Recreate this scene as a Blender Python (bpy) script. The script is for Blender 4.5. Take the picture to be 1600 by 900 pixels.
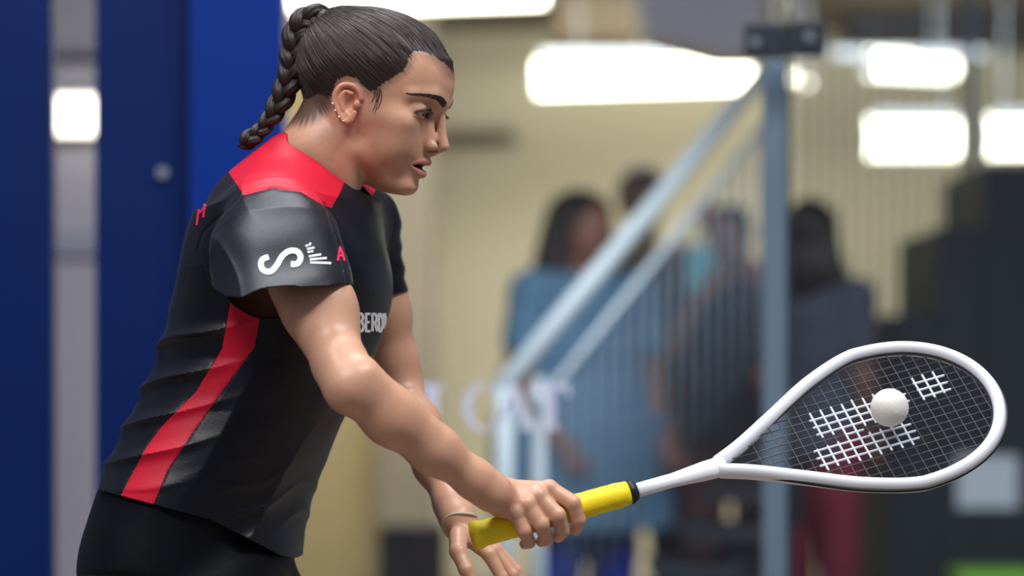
import bpy, bmesh, math, random
import numpy as np
from mathutils import Vector, Matrix
from mathutils.bvhtree import BVHTree

# ------------------------------------------------------------------ camera, world, lights, exposure
for o in list(bpy.data.objects): bpy.data.objects.remove(o, do_unlink=True)
SC = bpy.context.scene
COL = SC.collection
FPX, CX, HZ, CAMZ = 5000.0, 800.0, 600.0, 0.984     # focal length in px, optical centre x, horizon row, eye height
YP = 3.85                                            # distance of the player
cam = bpy.data.cameras.new('camera'); camo = bpy.data.objects.new('camera', cam); COL.objects.link(camo)
camo.location = (0, 0, CAMZ); camo.rotation_euler = (math.pi/2, 0, 0)
cam.sensor_width = 36.0; cam.lens = FPX/1600*36.0; cam.shift_y = (HZ-450)/1600
cam.clip_start = 0.1; cam.clip_end = 100
cam.dof.use_dof = True; cam.dof.focus_distance = 3.74; cam.dof.aperture_fstop = 2.6
SC.camera = camo

w = bpy.data.worlds.new('world'); SC.world = w; w.use_nodes = True
w.node_tree.nodes['Background'].inputs[0].default_value = (0.72, 0.80, 1.0, 1)
w.node_tree.nodes['Background'].inputs[1].default_value = 0.20
SC.view_settings.view_transform = 'Standard'; SC.view_settings.look = 'None'
SC.view_settings.gamma = 1.0; SC.view_settings.use_curve_mapping = False
SC.view_settings.exposure = 0.0

def area(name, loc, size, power, color=(1, 1, 1), target=None):
    l = bpy.data.lights.new(name, 'AREA'); l.shape = 'RECTANGLE'; l.size, l.size_y = size; l.energy = power; l.color = color
    o = bpy.data.objects.new(name, l); COL.objects.link(o); o.location = loc
    if target is not None:
        o.rotation_euler = (Vector(target)-Vector(loc)).to_track_quat('-Z', 'Y').to_euler()
    return o
# rows of court lamps high above the playing area
area('court_light', (1.6, 2.2, 4.6), (3.0, 0.5), 160, (0.98, 0.985, 1.0), (0.1, 3.8, 1.2))
area('court_light', (-0.6, 4.4, 4.6), (3.0, 0.5), 130, (0.93, 0.96, 1.0), (-0.2, 3.9, 1.2))
area('court_light', (-1.8, 1.2, 4.4), (2.0, 0.6), 95, (1.0, 0.98, 0.96), (-0.2, 3.8, 1.1))
# the hall behind the glass, lit by unseen fill lights
area('hall_fill', (0.6, 7.5, 2.68), (3.0, 0.5), 75, (0.95, 0.97, 1.0), (0.6, 8.4, 0.6))  # added out of view to brighten the handrail
area('hall_fill', (0.4, 12.7, 2.70), (5.0, 0.9), 330, (1.0, 0.96, 0.87), (0.4, 14.6, 0.6))

# ------------------------------------------------------------------ helpers: positions, tags, materials
def P(px, py, Y):
    return Vector(((px-CX)/FPX*Y, Y, CAMZ+(HZ-py)/FPX*Y))
def W(px, py, dy=0.0):                               # a point of the player, dy metres behind her mid plane
    return P(px, py, YP+dy)
def tag(o, label=None, cat=None, group=None, kind=None):
    if label: o['label'] = label
    if cat: o['category'] = cat
    if group: o['group'] = group
    if kind: o['kind'] = kind
    return o
def empty(name, loc=(0, 0, 0)):
    o = bpy.data.objects.new(name, None); COL.objects.link(o); o.location = loc; o.empty_display_size = 0.05
    return o
def link(name, me, mat=None, parent=None):
    o = bpy.data.objects.new(name, me); COL.objects.link(o)
    if mat is not None: me.materials.append(mat)
    if parent is not None:
        o.parent = parent
        o.matrix_parent_inverse = Matrix.Translation(-Vector(parent.location)) if parent.parent is None else Matrix()
    return o
def link(name, me, mat=None, parent=None):
    o = bpy.data.objects.new(name, me); COL.objects.link(o)
    if mat is not None: me.materials.append(mat)
    if parent is not None:
        o.parent = parent
        q = parent; m = Matrix()
        while q is not None: m = m @ Matrix.Translation(-Vector(q.location)); q = q.parent
        o.matrix_parent_inverse = m if parent.parent is None else Matrix.Translation(-Vector(parent.location))
    return o
def lin(c):
    return tuple(((x/255)/12.92 if x/255 <= 0.04045 else ((x/255+0.055)/1.055)**2.4) for x in c)
def mat(name, rgb, rough=0.6, metal=0.0, var=0.08, scale=30.0, bump=0.0, spec=0.5, sheen=0.0, emit=0.0, stretch=(1, 1, 1), sub=0.0, attr=None, coat=0.0):
    m = bpy.data.materials.new(name); m.use_nodes = True
    nt = m.node_tree; b = nt.nodes['Principled BSDF']; N = nt.nodes.new; L = nt.links.new
    b.inputs['Roughness'].default_value = rough; b.inputs['Metallic'].default_value = metal
    b.inputs['Specular IOR Level'].default_value = spec
    if sheen: b.inputs['Sheen Weight'].default_value = sheen; b.inputs['Sheen Roughness'].default_value = 0.4
    if coat: b.inputs['Coat Weight'].default_value = coat
    if sub:
        b.inputs['Subsurface Weight'].default_value = sub; b.inputs['Subsurface Radius'].default_value = (1.0, 0.35, 0.2)
        b.inputs['Subsurface Scale'].default_value = 0.006
    c = lin(rgb)
    tc = N('ShaderNodeTexCoord'); mp = N('ShaderNodeMapping'); mp.inputs['Scale'].default_value = stretch
    L(tc.outputs['Object'], mp.inputs['Vector'])
    nz = N('ShaderNodeTexNoise'); nz.inputs['Scale'].default_value = scale; nz.inputs['Detail'].default_value = 4
    L(mp.outputs[0], nz.inputs['Vector'])
    mx = N('ShaderNodeMix'); mx.data_type = 'RGBA'; mx.blend_type = 'MULTIPLY'; mx.inputs['Factor'].default_value = 1.0
    rp = N('ShaderNodeMapRange'); rp.inputs['To Min'].default_value = 1-var; rp.inputs['To Max'].default_value = 1+var
    L(nz.outputs['Fac'], rp.inputs['Value'])
    if attr:
        at = N('ShaderNodeAttribute'); at.attribute_name = attr; L(at.outputs['Color'], mx.inputs[6])
    else: mx.inputs[6].default_value = (*c, 1)
    L(rp.outputs[0], mx.inputs[7]); L(mx.outputs[2], b.inputs['Base Color'])
    if bump:
        bp = N('ShaderNodeBump'); bp.inputs['Strength'].default_value = bump; bp.inputs['Distance'].default_value = 0.002
        L(nz.outputs['Fac'], bp.inputs['Height']); L(bp.outputs[0], b.inputs['Normal'])
    if emit:
        b.inputs['Emission Color'].default_value = (*c, 1); b.inputs['Emission Strength'].default_value = emit
    return m
def glass_mat(name, tint, haze, hazecol, refl=0.06):
    m = bpy.data.materials.new(name); m.use_nodes = True; nt = m.node_tree; nt.nodes.clear(); N = nt.nodes.new; L = nt.links.new
    out = N('ShaderNodeOutputMaterial'); tr = N('ShaderNodeBsdfTransparent'); gl = N('ShaderNodeBsdfGlossy'); df = N('ShaderNodeBsdfDiffuse')
    tr.inputs[0].default_value = (*tint, 1); gl.inputs['Roughness'].default_value = 0.02; df.inputs[0].default_value = (*hazecol, 1)
    a = N('ShaderNodeMixShader'); bb = N('ShaderNodeMixShader'); nz = N('ShaderNodeTexNoise'); nz.inputs['Scale'].default_value = 3
    mr = N('ShaderNodeMapRange'); mr.inputs['To Min'].default_value = haze*0.8; mr.inputs['To Max'].default_value = haze*1.2
    L(nz.outputs['Fac'], mr.inputs['Value']); L(mr.outputs[0], a.inputs[0])
    L(tr.outputs[0], a.inputs[1]); L(df.outputs[0], a.inputs[2])
    bb.inputs[0].default_value = refl; L(a.outputs[0], bb.inputs[1]); L(gl.outputs[0], bb.inputs[2]); L(bb.outputs[0], out.inputs[0])
    return m

# ------------------------------------------------------------------ helpers: simple meshes
class MB:
    def __init__(s): s.v = []; s.f = []
    def add(s, vs, fs):
        k = len(s.v); s.v += [tuple(x) for x in vs]; s.f += [tuple(i+k for i in q) for q in fs]; return s
    def box(s, c, d, rot=None, bev=0.0):
        bm = bmesh.new(); bmesh.ops.create_cube(bm, size=1.0)
        bmesh.ops.scale(bm, vec=d, verts=bm.verts)
        if bev: bmesh.ops.bevel(bm, geom=list(bm.edges), offset=bev, segments=2, affect='EDGES', profile=0.5)
        if rot is not None: bmesh.ops.rotate(bm, cent=(0, 0, 0), matrix=rot, verts=bm.verts)
        bmesh.ops.translate(bm, vec=c, verts=bm.verts); s.bm(bm); return s
    def bm(s, bm):
        bm.verts.index_update(); s.add([v.co[:] for v in bm.verts], [[v.index for v in f.verts] for f in bm.faces]); bm.free(); return s
    def tube(s, pts, r, n=8, cap=True, closed=False, flat=1.0, up=None):
        pts = [Vector(p) for p in pts]; rs = r if isinstance(r, (list, tuple)) else [r]*len(pts)
        vs = []; m = len(pts); prev = None
        for i, p in enumerate(pts):
            a = pts[(i-1) % m] if (closed or i > 0) else pts[i]; b = pts[(i+1) % m] if (closed or i < m-1) else pts[i]
            t = (b-a).normalized()
            ref = Vector(up) if up is not None else (prev if prev is not None else (Vector((0, 0, 1)) if abs(t.z) < 0.9 else Vector((1, 0, 0))))
            x = (ref-t*ref.dot(t)).normalized(); prev = x; y = t.cross(x)
            for k in range(n):
                th = 2*math.pi*k/n; vs.append(p+x*math.cos(th)*rs[i]*flat+y*math.sin(th)*rs[i])
        fs = []
        for i in range(m if closed else m-1):
            j = (i+1) % m
            for k in range(n):
                k2 = (k+1) % n; fs.append((i*n+k, i*n+k2, j*n+k2, j*n+k))
        if cap and not closed: fs.append(tuple(range(n))[::-1]); fs.append(tuple((m-1)*n+k for k in range(n)))
        return s.add(vs, fs)
    def sphere(s, c, r, seg=16, ring=10, rot=None):
        bm = bmesh.new(); bmesh.ops.create_uvsphere(bm, u_segments=seg, v_segments=ring, radius=1.0)
        bmesh.ops.scale(bm, vec=(r if hasattr(r, '__len__') else (r, r, r)), verts=bm.verts)
        if rot is not None: bmesh.ops.rotate(bm, cent=(0, 0, 0), matrix=rot, verts=bm.verts)
        bmesh.ops.translate(bm, vec=c, verts=bm.verts); return s.bm(bm)
    def prism(s, poly, y0, y1):                       # polygon in X,Z pushed along Y
        n = len(poly); vs = [(x, y0, z) for x, z in poly]+[(x, y1, z) for x, z in poly]
        fs = [tuple(range(n)), tuple(range(2*n-1, n-1, -1))]+[(i, i+n, (i+1) % n+n, (i+1) % n) for i in range(n)]
        return s.add(vs, fs)
    def build(s, name, m=None, parent=None, smooth=False):
        me = bpy.data.meshes.new(name); me.from_pydata(s.v, [], s.f); me.update()
        bm = bmesh.new(); bm.from_mesh(me); bmesh.ops.recalc_face_normals(bm, faces=bm.faces); bm.to_mesh(me); bm.free()
        if smooth: me.shade_smooth()
        return link(name, me, m, parent)

# ------------------------------------------------------------------ helpers: smooth bodies from distance fields
def smin(a, b, k): h = np.clip(0.5+0.5*(b-a)/k, 0, 1); return b*(1-h)+a*h-k*h*(1-h)
def smax(a, b, k): return -smin(-a, -b, k)
def s_ell(p, c, r):
    q = p-np.array(c, np.float32); r = np.array(r, np.float32)
    k0 = np.sqrt(((q/r)**2).sum(1)); k1 = np.sqrt(((q/(r*r))**2).sum(1))+1e-9
    return k0*(k0-1)/k1
def s_cone(p, a, b, ra, rb):                          # capsule with two radii
    a = np.array(a, np.float32); b = np.array(b, np.float32); ab = b-a; t = np.clip(((p-a)@ab)/max(ab@ab, 1e-12), 0, 1)
    return np.sqrt(((p-a-t[:, None]*ab)**2).sum(1))-(ra+(rb-ra)*t)
def s_chain(p, pts, rs, k=None):
    d = None
    for i in range(len(pts)-1):
        e = s_cone(p, pts[i], pts[i+1], rs[i], rs[i+1])
        d = e if d is None else (np.minimum(d, e) if k is None else smin(d, e, k))
    return d
def curve1(xs, ys):                                   # smooth interpolation table
    xs = np.array(xs, float); ys = np.array(ys, float)
    if xs[0] > xs[-1]: xs, ys = xs[::-1], ys[::-1]
    m = np.gradient(ys, xs); X = np.linspace(xs[0], xs[-1], 400); i = np.clip(np.searchsorted(xs, X)-1, 0, len(xs)-2)
    h = xs[i+1]-xs[i]; t = (X-xs[i])/h
    Yv = (2*t**3-3*t**2+1)*ys[i]+(t**3-2*t**2+t)*h*m[i]+(-2*t**3+3*t**2)*ys[i+1]+(t**3-t**2)*h*m[i+1]
    return lambda v: np.interp(v, X, Yv)
def poly_sd(x, y, poly):                              # signed distance to a polygon, positive inside
    poly = np.array(poly, float); n = len(poly); d = np.full(x.shape, 1e9); ins = np.zeros(x.shape, bool)
    for i in range(n):
        a = poly[i]; b = poly[(i+1) % n]; e = b-a
        t = np.clip(((x-a[0])*e[0]+(y-a[1])*e[1])/(e@e+1e-12), 0, 1)
        d = np.minimum(d, (x-a[0]-t*e[0])**2+(y-a[1]-t*e[1])**2)
        if abs(e[1]) > 1e-12:
            c = ((a[1] <= y) != (b[1] <= y)) & (x < a[0]+(y-a[1])*e[0]/e[1]); ins ^= c
    return np.where(ins, 1, -1)*np.sqrt(d)
def wob(x, y, z, f, seed):                            # cheap smooth noise, about -1..1
    rs = np.random.RandomState(seed); s = 0
    for i in range(5):
        a = rs.normal(size=3)*f; s = s+np.sin(a[0]*x+a[1]*y+a[2]*z+rs.uniform(0, 6.28))
    return s/3
def nets(f, lo, hi, h, B=8):                          # surface of f = 0 on a grid of step h
    lo = np.array(lo, np.float32); n = (np.ceil((np.array(hi)-lo)/h/B).astype(int))*B; nb = n//B
    c = np.stack(np.meshgrid(*[np.arange(k) for k in nb], indexing='ij'), -1).reshape(-1, 3)
    cv = f((lo+((c+0.5)*B-0.5)*h).astype(np.float32))
    D = np.repeat(np.repeat(np.repeat(cv.reshape(nb).astype(np.float32), B, 0), B, 1), B, 2)
    act = c[np.abs(cv) < h*B*1.5]
    o = np.stack(np.meshgrid(*[np.arange(B)]*3, indexing='ij'), -1).reshape(-1, 3)
    for s in range(0, len(act), 400):
        g = (act[s:s+400, None]*B+o[None]).reshape(-1, 3); D[g[:, 0], g[:, 1], g[:, 2]] = f((lo+g*h).astype(np.float32))
    S = D < 0; k = [slice(0, -1), slice(1, None)]
    cnt = sum(S[k[a], k[b], k[e]].astype(np.int8) for a in (0, 1) for b in (0, 1) for e in (0, 1))
    cells = np.argwhere((cnt > 0) & (cnt < 8)); idx = np.full(cnt.shape, -1, np.int32); idx[tuple(cells.T)] = np.arange(len(cells))
    acc = np.zeros((len(cells), 3)); num = np.zeros(len(cells))
    for ax in range(3):
        o1, o2 = [a for a in range(3) if a != ax]
        for i in (0, 1):
            for j in (0, 1):
                off = np.zeros(3, int); off[o1] = i; off[o2] = j; off2 = off.copy(); off2[ax] = 1
                a = D[tuple((cells+off).T)]; b = D[tuple((cells+off2).T)]; x = (a < 0) != (b < 0)
                t = np.where(x, a/(a-b+1e-20), 0); p = np.tile(off.astype(float), (len(cells), 1)); p[:, ax] += t
                acc += p*x[:, None]; num += x
    V = lo+(cells+acc/np.maximum(num, 1)[:, None])*h
    Q = []
    for ax in range(3):
        o1, o2 = [(1, 2), (2, 0), (0, 1)][ax]
        sl = [slice(None)]*3; sl2 = [slice(None)]*3; sl[ax] = slice(0, -1); sl2[ax] = slice(1, None)
        e = np.argwhere(S[tuple(sl)] != S[tuple(sl2)]); e = e[(e[:, o1] > 0) & (e[:, o2] > 0) & (e[:, o1] < cnt.shape[o1]) & (e[:, o2] < cnt.shape[o2])]
        fl = S[tuple(e.T)]
        def g(d1, d2): q = e.copy(); q[:, o1] -= d1; q[:, o2] -= d2; return idx[tuple(q.T)]
        q = np.stack([g(1, 1), g(0, 1), g(0, 0), g(1, 0)], 1); q[~fl] = q[~fl][:, ::-1]; Q.append(q)
    Q = np.concatenate(Q); Q = Q[(Q >= 0).all(1)]
    return V, Q
def tris(Q): return np.concatenate([Q[:, [0, 1, 2]], Q[:, [0, 2, 3]]])
def cut(V, T, g):                                     # split triangles along g = 0; returns V, kept (g > 0), rest
    s = g > 0; m = s[T].sum(1); keep = [T[m == 3]]; rest = [T[m == 0]]; nV = [V]; G = [g]; base = len(V)
    for one in (True, False):
        t = T[m == (1 if one else 2)]
        if len(t) == 0: continue
        k = np.argmax(s[t] == one, 1); r = np.arange(len(t)); a, b, c = t[r, k], t[r, (k+1) % 3], t[r, (k+2) % 3]
        def mid(i, j): u = (g[i]/(g[i]-g[j]))[:, None]; return V[i]*(1-u)+V[j]*u
        e1 = base+np.arange(len(t)); e2 = e1+len(t); base += 2*len(t); nV += [mid(a, b), mid(a, c)]
        A = np.stack([a, e1, e2], 1); Bq = np.concatenate([np.stack([e1, b, c], 1), np.stack([e1, c, e2], 1)])
        (keep if one else rest).append(A); (rest if one else keep).append(Bq)
    return np.concatenate(nV), np.concatenate(keep), np.concatenate(rest)
def weld(V, F):                                       # drop unused points and merge equal ones
    u, inv = np.unique(F, return_inverse=True); V = V[u]; F = inv.reshape(F.shape)
    k = np.round(V*2e5).astype(np.int64); _, first, inv = np.unique(k, axis=0, return_index=True, return_inverse=True)
    F = inv.reshape(-1)[F]; V = V[first]
    if F.shape[1] == 3: F = F[(F[:, 0] != F[:, 1]) & (F[:, 1] != F[:, 2]) & (F[:, 0] != F[:, 2])]
    return V, F
def np_mesh(name, V, F, smooth=True):
    me = bpy.data.meshes.new(name); n = F.shape[1]
    me.vertices.add(len(V)); me.vertices.foreach_set('co', np.asarray(V, np.float32).ravel())
    me.loops.add(F.size); me.loops.foreach_set('vertex_index', F.astype(np.int32).ravel())
    me.polygons.add(len(F)); me.polygons.foreach_set('loop_start', np.arange(0, F.size, n, dtype=np.int32))
    me.update(calc_edges=True); me.validate()
    if smooth: me.shade_smooth()
    return me
def colour(me, rgb):                                  # rgb: (n,3) linear, per vertex
    a = me.color_attributes.new('tint', 'FLOAT_COLOR', 'POINT'); c = np.ones((len(me.vertices), 4), np.float32); c[:, :3] = rgb
    a.data.foreach_set('color', c.ravel())

# ------------------------------------------------------------------ the setting
YG = 6.3                                              # the glass back wall of the court
M = {}
M['blue_dark'] = mat('blue_panel_shaded', (0, 30, 86), 0.45, var=0.25, scale=1.2, spec=0.15)
M['blue'] = mat('blue_panel_lit', (0, 42, 124), 0.45, var=0.12, scale=1.0, spec=0.15)  # brighter copy of the panel blue; difference in lighting put into the colour
M['beige'] = mat('beige_plaster', (203, 195, 168), 0.9, var=0.12, scale=0.8, bump=0.1)
M['greige'] = mat('grey_brown_plaster', (116, 108, 94), 0.9, var=0.1, scale=1.5)
M['ochre'] = mat('ochre_plaster', (136, 122, 86), 0.9, var=0.1, scale=1.5)
M['grey'] = mat('grey_paint', (168, 164, 176), 0.7, var=0.1, scale=2)
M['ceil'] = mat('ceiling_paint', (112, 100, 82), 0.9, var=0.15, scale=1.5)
M['lilac'] = mat('lilac_grey_sheet', (150, 150, 168), 0.6, var=0.08, scale=2)
M['floorm'] = mat('court_floor', (120, 108, 96), 0.5, var=0.15, scale=3, stretch=(1, 12, 1))
M['black'] = mat('black_plastic', (9, 24, 38), 0.45, var=0.15, scale=20)
M['steel'] = mat('brushed_steel', (150, 158, 168), 0.35, metal=0.6, var=0.08, scale=40, stretch=(1, 1, 8))
M['rail'] = mat('painted_rail', (178, 192, 203), 0.4, var=0.06, scale=20)
M['post'] = mat('blue_grey_post', (106, 124, 144), 0.5, var=0.08, scale=10)
M['slate'] = mat('dark_slate', (26, 31, 44), 0.7, var=0.15, scale=4)
M['navy'] = mat('navy_laminate', (17, 23, 38), 0.65, var=0.12, scale=3)
M['lamp'] = mat('lamp_diffuser', (255, 250, 225), 0.5, var=0.02, emit=9.0)
M['lamp2'] = mat('lamp_diffuser_soft', (255, 248, 228), 0.5, var=0.02, emit=4.0)
M['paper'] = mat('paper', (205, 212, 225), 0.8, var=0.05, scale=8)
M['white_print'] = mat('white_vinyl', (196, 201, 222), 0.6, var=0.03)
M['green_edge'] = mat('green_glass_edge', (34, 54, 52), 0.2, var=0.1)
M['glassA'] = glass_mat('clear_glass', (0.97, 0.985, 0.98), 0.004, (0.6, 0.66, 0.75), 0.02)
M['glassB'] = glass_mat('reflection_haze_glass', (0.90, 0.93, 0.95), 0.004, (0.5, 0.56, 0.70), 0.012)  # milky haze of reflections put in as a faint diffuse share

def GX(px, Y=YG): return (px-CX)/FPX*Y
def GZ(py, Y=YG): return CAMZ+(HZ-py)/FPX*Y
def slab(name, m, x0, x1, y0, y1, z0, z1, parent=None, bev=0.0):
    return MB().box(((x0+x1)/2, (y0+y1)/2, (z0+z1)/2), (abs(x1-x0), abs(y1-y0), abs(z1-z0)), bev=bev).build(name, m, parent)
def pslab(name, m, px0, px1, py0, py1, Y, depth, parent=None, bev=0.0):
    return slab(name, m, GX(px0, Y), GX(px1, Y), Y, Y+depth, GZ(py1, Y), GZ(py0, Y), parent, bev)

tag(slab('floor', M['floorm'], -5, 5, -1.5, 16.4, -0.1, 0.0), kind='structure')
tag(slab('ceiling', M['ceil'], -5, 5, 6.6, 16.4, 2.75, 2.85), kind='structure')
tag(slab('wall_back', M['beige'], -5, 5, 16.0, 16.15, 0.0, 2.75), kind='structure')
# blue side of the court: darker panels with an open slot, end panel painted as lit
wl = empty('wall_left', (GX(190), YG, 0)); tag(wl, kind='structure')
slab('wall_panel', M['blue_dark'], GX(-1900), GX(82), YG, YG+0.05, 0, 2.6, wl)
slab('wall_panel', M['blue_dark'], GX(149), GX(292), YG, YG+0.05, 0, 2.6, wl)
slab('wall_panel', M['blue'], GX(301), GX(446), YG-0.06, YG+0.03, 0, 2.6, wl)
slab('seam_strip', M['slate'], GX(290), GX(303), YG+0.01, YG+0.04, 0, 2.6, wl)
MB().tube([(GX(255), YG-0.012, GZ(270)), (GX(255), YG, GZ(270))], 0.011, n=16).build('bolt_head', M['steel'], wl)
# grey wall seen through the slot, with lamp and pale sheet on it
sw = slab('wall_side', M['grey'], GX(-500, 9.5), GX(330, 9.5), 9.5, 9.6, 0, 2.75); tag(sw, kind='structure')
sb = pslab('trim_1', M['slate'], -100, 330, 84, 96, 9.48, 0.02); tag(sb, kind='structure')
sl = empty('wall_lamp', P(113, 178, 9.45)); tag(sl, 'square white wall lamp shining through the slot between dark blue panels', 'lamp')
pslab('diffuser', M['lamp2'], 72, 156, 150, 208, 9.40, 0.05, sl, 0.008)
pslab('backplate', M['grey'], 68, 160, 146, 212, 9.45, 0.05, sl)
o = pslab('notice', M['lilac'], 70, 160, 358, 398, 9.47, 0.03); tag(o, 'small pale sheet low under the square lamp in the slot', 'notice')
# the glass back wall: two panes meeting at a clamp
for n, a, b, m in (('window_1', 447, 1229, 'glassA'), ('window_2', 1237, 2700, 'glassB')):
    g = slab(n, M[m], GX(a), GX(b), YG, YG+0.012, 0, 2.6); tag(g, kind='structure')
    e = [(1229, 1231.5)] if n == 'window_1' else [(1233.5, 1237)]
    for x0, x1 in e: slab('pane_edge', M['green_edge'], GX(x0), GX(x1), YG, YG+0.012, 0, 2.6, g)
cl = empty('glass_clamp', P(1228, 62, YG)); tag(cl, 'black rectangular clamp with two bolts joining the glass panes', 'clamp')
pslab('clamp_plate', M['black'], 1163, 1229, 36, 90, YG-0.022, 0.022, cl, 0.003)
pslab('clamp_plate', M['black'], 1231, 1292, 33, 88, YG-0.022, 0.022, cl, 0.003)
for px, py in ((1180, 65), (1265, 57)):
    MB().tube([P(px, py, YG-0.034), P(px, py, YG-0.020)], 0.010, n=16).build('bolt', M['steel'], cl)
pt = empty('glass_post', (GX(1212, 6.45), 6.45, 0)); tag(pt, 'blue-grey upright post behind the glass under the black clamp', 'post')
slab('upright', M['post'], GX(1192, 6.45), GX(1230, 6.45), 6.43, 6.48, 0.0, GZ(96, 6.45), pt, 0.004)
slab('base_plate', M['post'], GX(1170, 6.45), GX(1250, 6.45), 6.38, 6.53, 0.0, 0.012, pt)
# serif capitals stuck on the glass
def letter(px0, px1, ch):
    w_, h_ = px1-px0, 72.0; y1 = 600.0
    def q(pts): return [(GX(px0+x*w_), GZ(y1+(1-z)*h_)) for x, z in pts]
    mb = MB(); D = (YG-0.003, YG-0.0005)
    if ch == 'I':
        mb.prism(q([(0, 0), (1, 0), (1, .06), (.76, .1), (.76, .9), (1, .94), (1, 1), (0, 1), (0, .94), (.24, .9), (.24, .1), (0, .06)]), *D)
    if ch == 'T':
        mb.prism(q([(.27, 0), (.73, 0), (.73, .05), (.64, .09), (.64, .9), (.86, .88), (.95, .72), (1, .72), (1, 1), (0, 1), (0, .72), (.05, .72), (.14, .88), (.36, .9), (.36, .09), (.27, .05)]), *D)
    if ch == 'A':
        mb.prism(q([(0, 0), (.3, 0), (.3, .05), (.2, .08), (.5, .78), (.66, .08), (.56, .05), (.56, 0), (1, 0), (1, .05), (.92, .08), (.58, 1), (.46, 1), (.1, .08), (0, .05)]), *D)
        mb.prism(q([(.24, .3), (.62, .3), (.6, .36), (.27, .36)]), *D)
    if ch == 'C':
        out = []; inn = []
        for i in range(25):
            t = math.radians(48+264*i/24); out.append((.52+.52*math.cos(t), .5+.52*math.sin(t))); inn.append((.60+.36*math.cos(t), .5+.45*math.sin(t)))
        mb.prism(q(out+inn[::-1]), *D); mb.prism(q([(.82, .68), (.9, .68), (.9, 1), (.84, 1), (.78, .88)]), *D)
    o = mb.build('glass_letter', M['white_print'])
    return tag(o, 'white serif capital letter %s on the glass %s' % (ch, {'I': 'beside the far forearm', 'C': 'between the letters I and A', 'A': 'in front of the stair newel', 'T': 'last of the row'}[ch]), 'letter', 'white lettering on the glass')
letter(655, 694, 'I'); letter(723, 780, 'C'); letter(768, 840, 'A'); letter(826, 891, 'T')

# the hall behind the glass: columns, duct, box
def hall(name, m, px0, px1, Y, depth, z0, z1, label, cat):
    return tag(slab(name, m, GX(px0, Y), GX(px1, Y), Y, Y+depth, z0, z1, bev=0.01), label, cat)
tag(slab('wall_1', M['ochre'], GX(380, 14.4), GX(592, 14.4), 14.4, 14.8, 0, 2.75), kind='structure')
tag(slab('wall_2', M['greige'], GX(592, 14.3), GX(678, 14.3), 14.3, 14.8, 0, 2.75), kind='structure')
hall('dark_box', M['slate'], 592, 694, 10.8, 0.3, 0.0, GZ(824, 10.8), 'dark low box standing at the foot of the grey column', 'box')
db = MB(); Yd = 11.6
db.prism([(GX(a, Yd), GZ(b, Yd)) for a, b in ((985, -60), (1195, -60), (1195, 84), (1130, 84), (1012, 52))], Yd, Yd+0.5)
M['duct'] = mat('duct_sheet', (222, 220, 238), 0.6, var=0.06, scale=2)
tag(db.build('air_duct', M['duct']), 'pale lilac-grey duct under the ceiling above the long lamp', 'duct')
o = pslab('wall_shelf', M['greige'], 690, 806, 200, 216, 15.7, 0.3); tag(o, 'narrow grey-brown ledge high on the beige wall', 'ledge')
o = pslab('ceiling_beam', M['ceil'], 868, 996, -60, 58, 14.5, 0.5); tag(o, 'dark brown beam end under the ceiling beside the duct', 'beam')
# tube lamps
def tube_lamp(p0, p1, r, label, mt='lamp', cables=True):
    p0, p1 = Vector(p0), Vector(p1); e = empty('tube_lamp', (p0+p1)/2); tag(e, label, 'lamp', 'tube lamps of the hall')
    d = (p1-p0).normalized()
    MB().tube([p0, p1], r, n=14).build('diffuser', M[mt], e, True)
    for p, s in ((p0, -1), (p1, 1)): MB().tube([p, p+d*s*0.02], r*0.85, n=14).build('end_cap', M['steel'], e)
    MB().box((p0+p1)/2+Vector((0, 0, r*1.0)), ((p1-p0).length*0.96, r*1.2, r*0.7)).build('housing', M['steel'], e)
    if cables:
        for t in (0.2, 0.8):
            q = p0.lerp(p1, t); MB().tube([q+Vector((0, 0, r)), (q.x, q.y, 2.75)], 0.004, n=6).build('cable', M['steel'], e)
tube_lamp(P(838, 122, 14), P(1172, 112, 14), 0.075, 'long white tube lamp right above the stair handrail')
tube_lamp(P(460, 2, 13), P(850, -12, 13), 0.05, 'long white tube lamp at the top edge above her hair')
tube_lamp(P(1360, 100, 14), P(1480, 106, 14.6), 0.055, 'upper short tube lamp behind the vertical slats')
tube_lamp(P(1358, 215, 14), P(1494, 215, 14), 0.085, 'lower thick tube lamp behind the vertical slats')
tube_lamp(P(1546, 213, 14), P(1660, 213, 14), 0.085, 'tube lamp cut by the right edge of the picture')
for px, py, r, lb in ((1216, 120, .040, 'bright round lamp just under the black clamp'), (1240, 122, .020, 'faint small round lamp right of the glass joint'), (1262, 130, .014, 'smallest round lamp right of the glass joint')):
    e = empty('globe_lamp', P(px, py, 14)); tag(e, lb, 'lamp', 'round lamps of the hall')
    MB().sphere(P(px, py, 14), r).build('globe', M['lamp' if r > .03 else 'lamp2'], e, True)
    MB().tube([P(px, py, 14)+Vector((0, 0, r*.9)), Vector((GX(px, 14), 14, 2.75))], 0.004, n=6).build('stem', M['steel'], e)
o = pslab('navy_bulkhead', M['navy'], 1335, 1750, -80, 58, 15.2, 0.6); tag(o, 'dark navy panel under the ceiling above the right lamps', 'panel')
o = slab('hall_pole', M['post'], GX(1511, 11.5), GX(1526, 11.5), 11.5, 11.54, 0, 2.75, None, 0.005); tag(o, 'thin grey pole between the two lower right lamps', 'pole')
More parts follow.
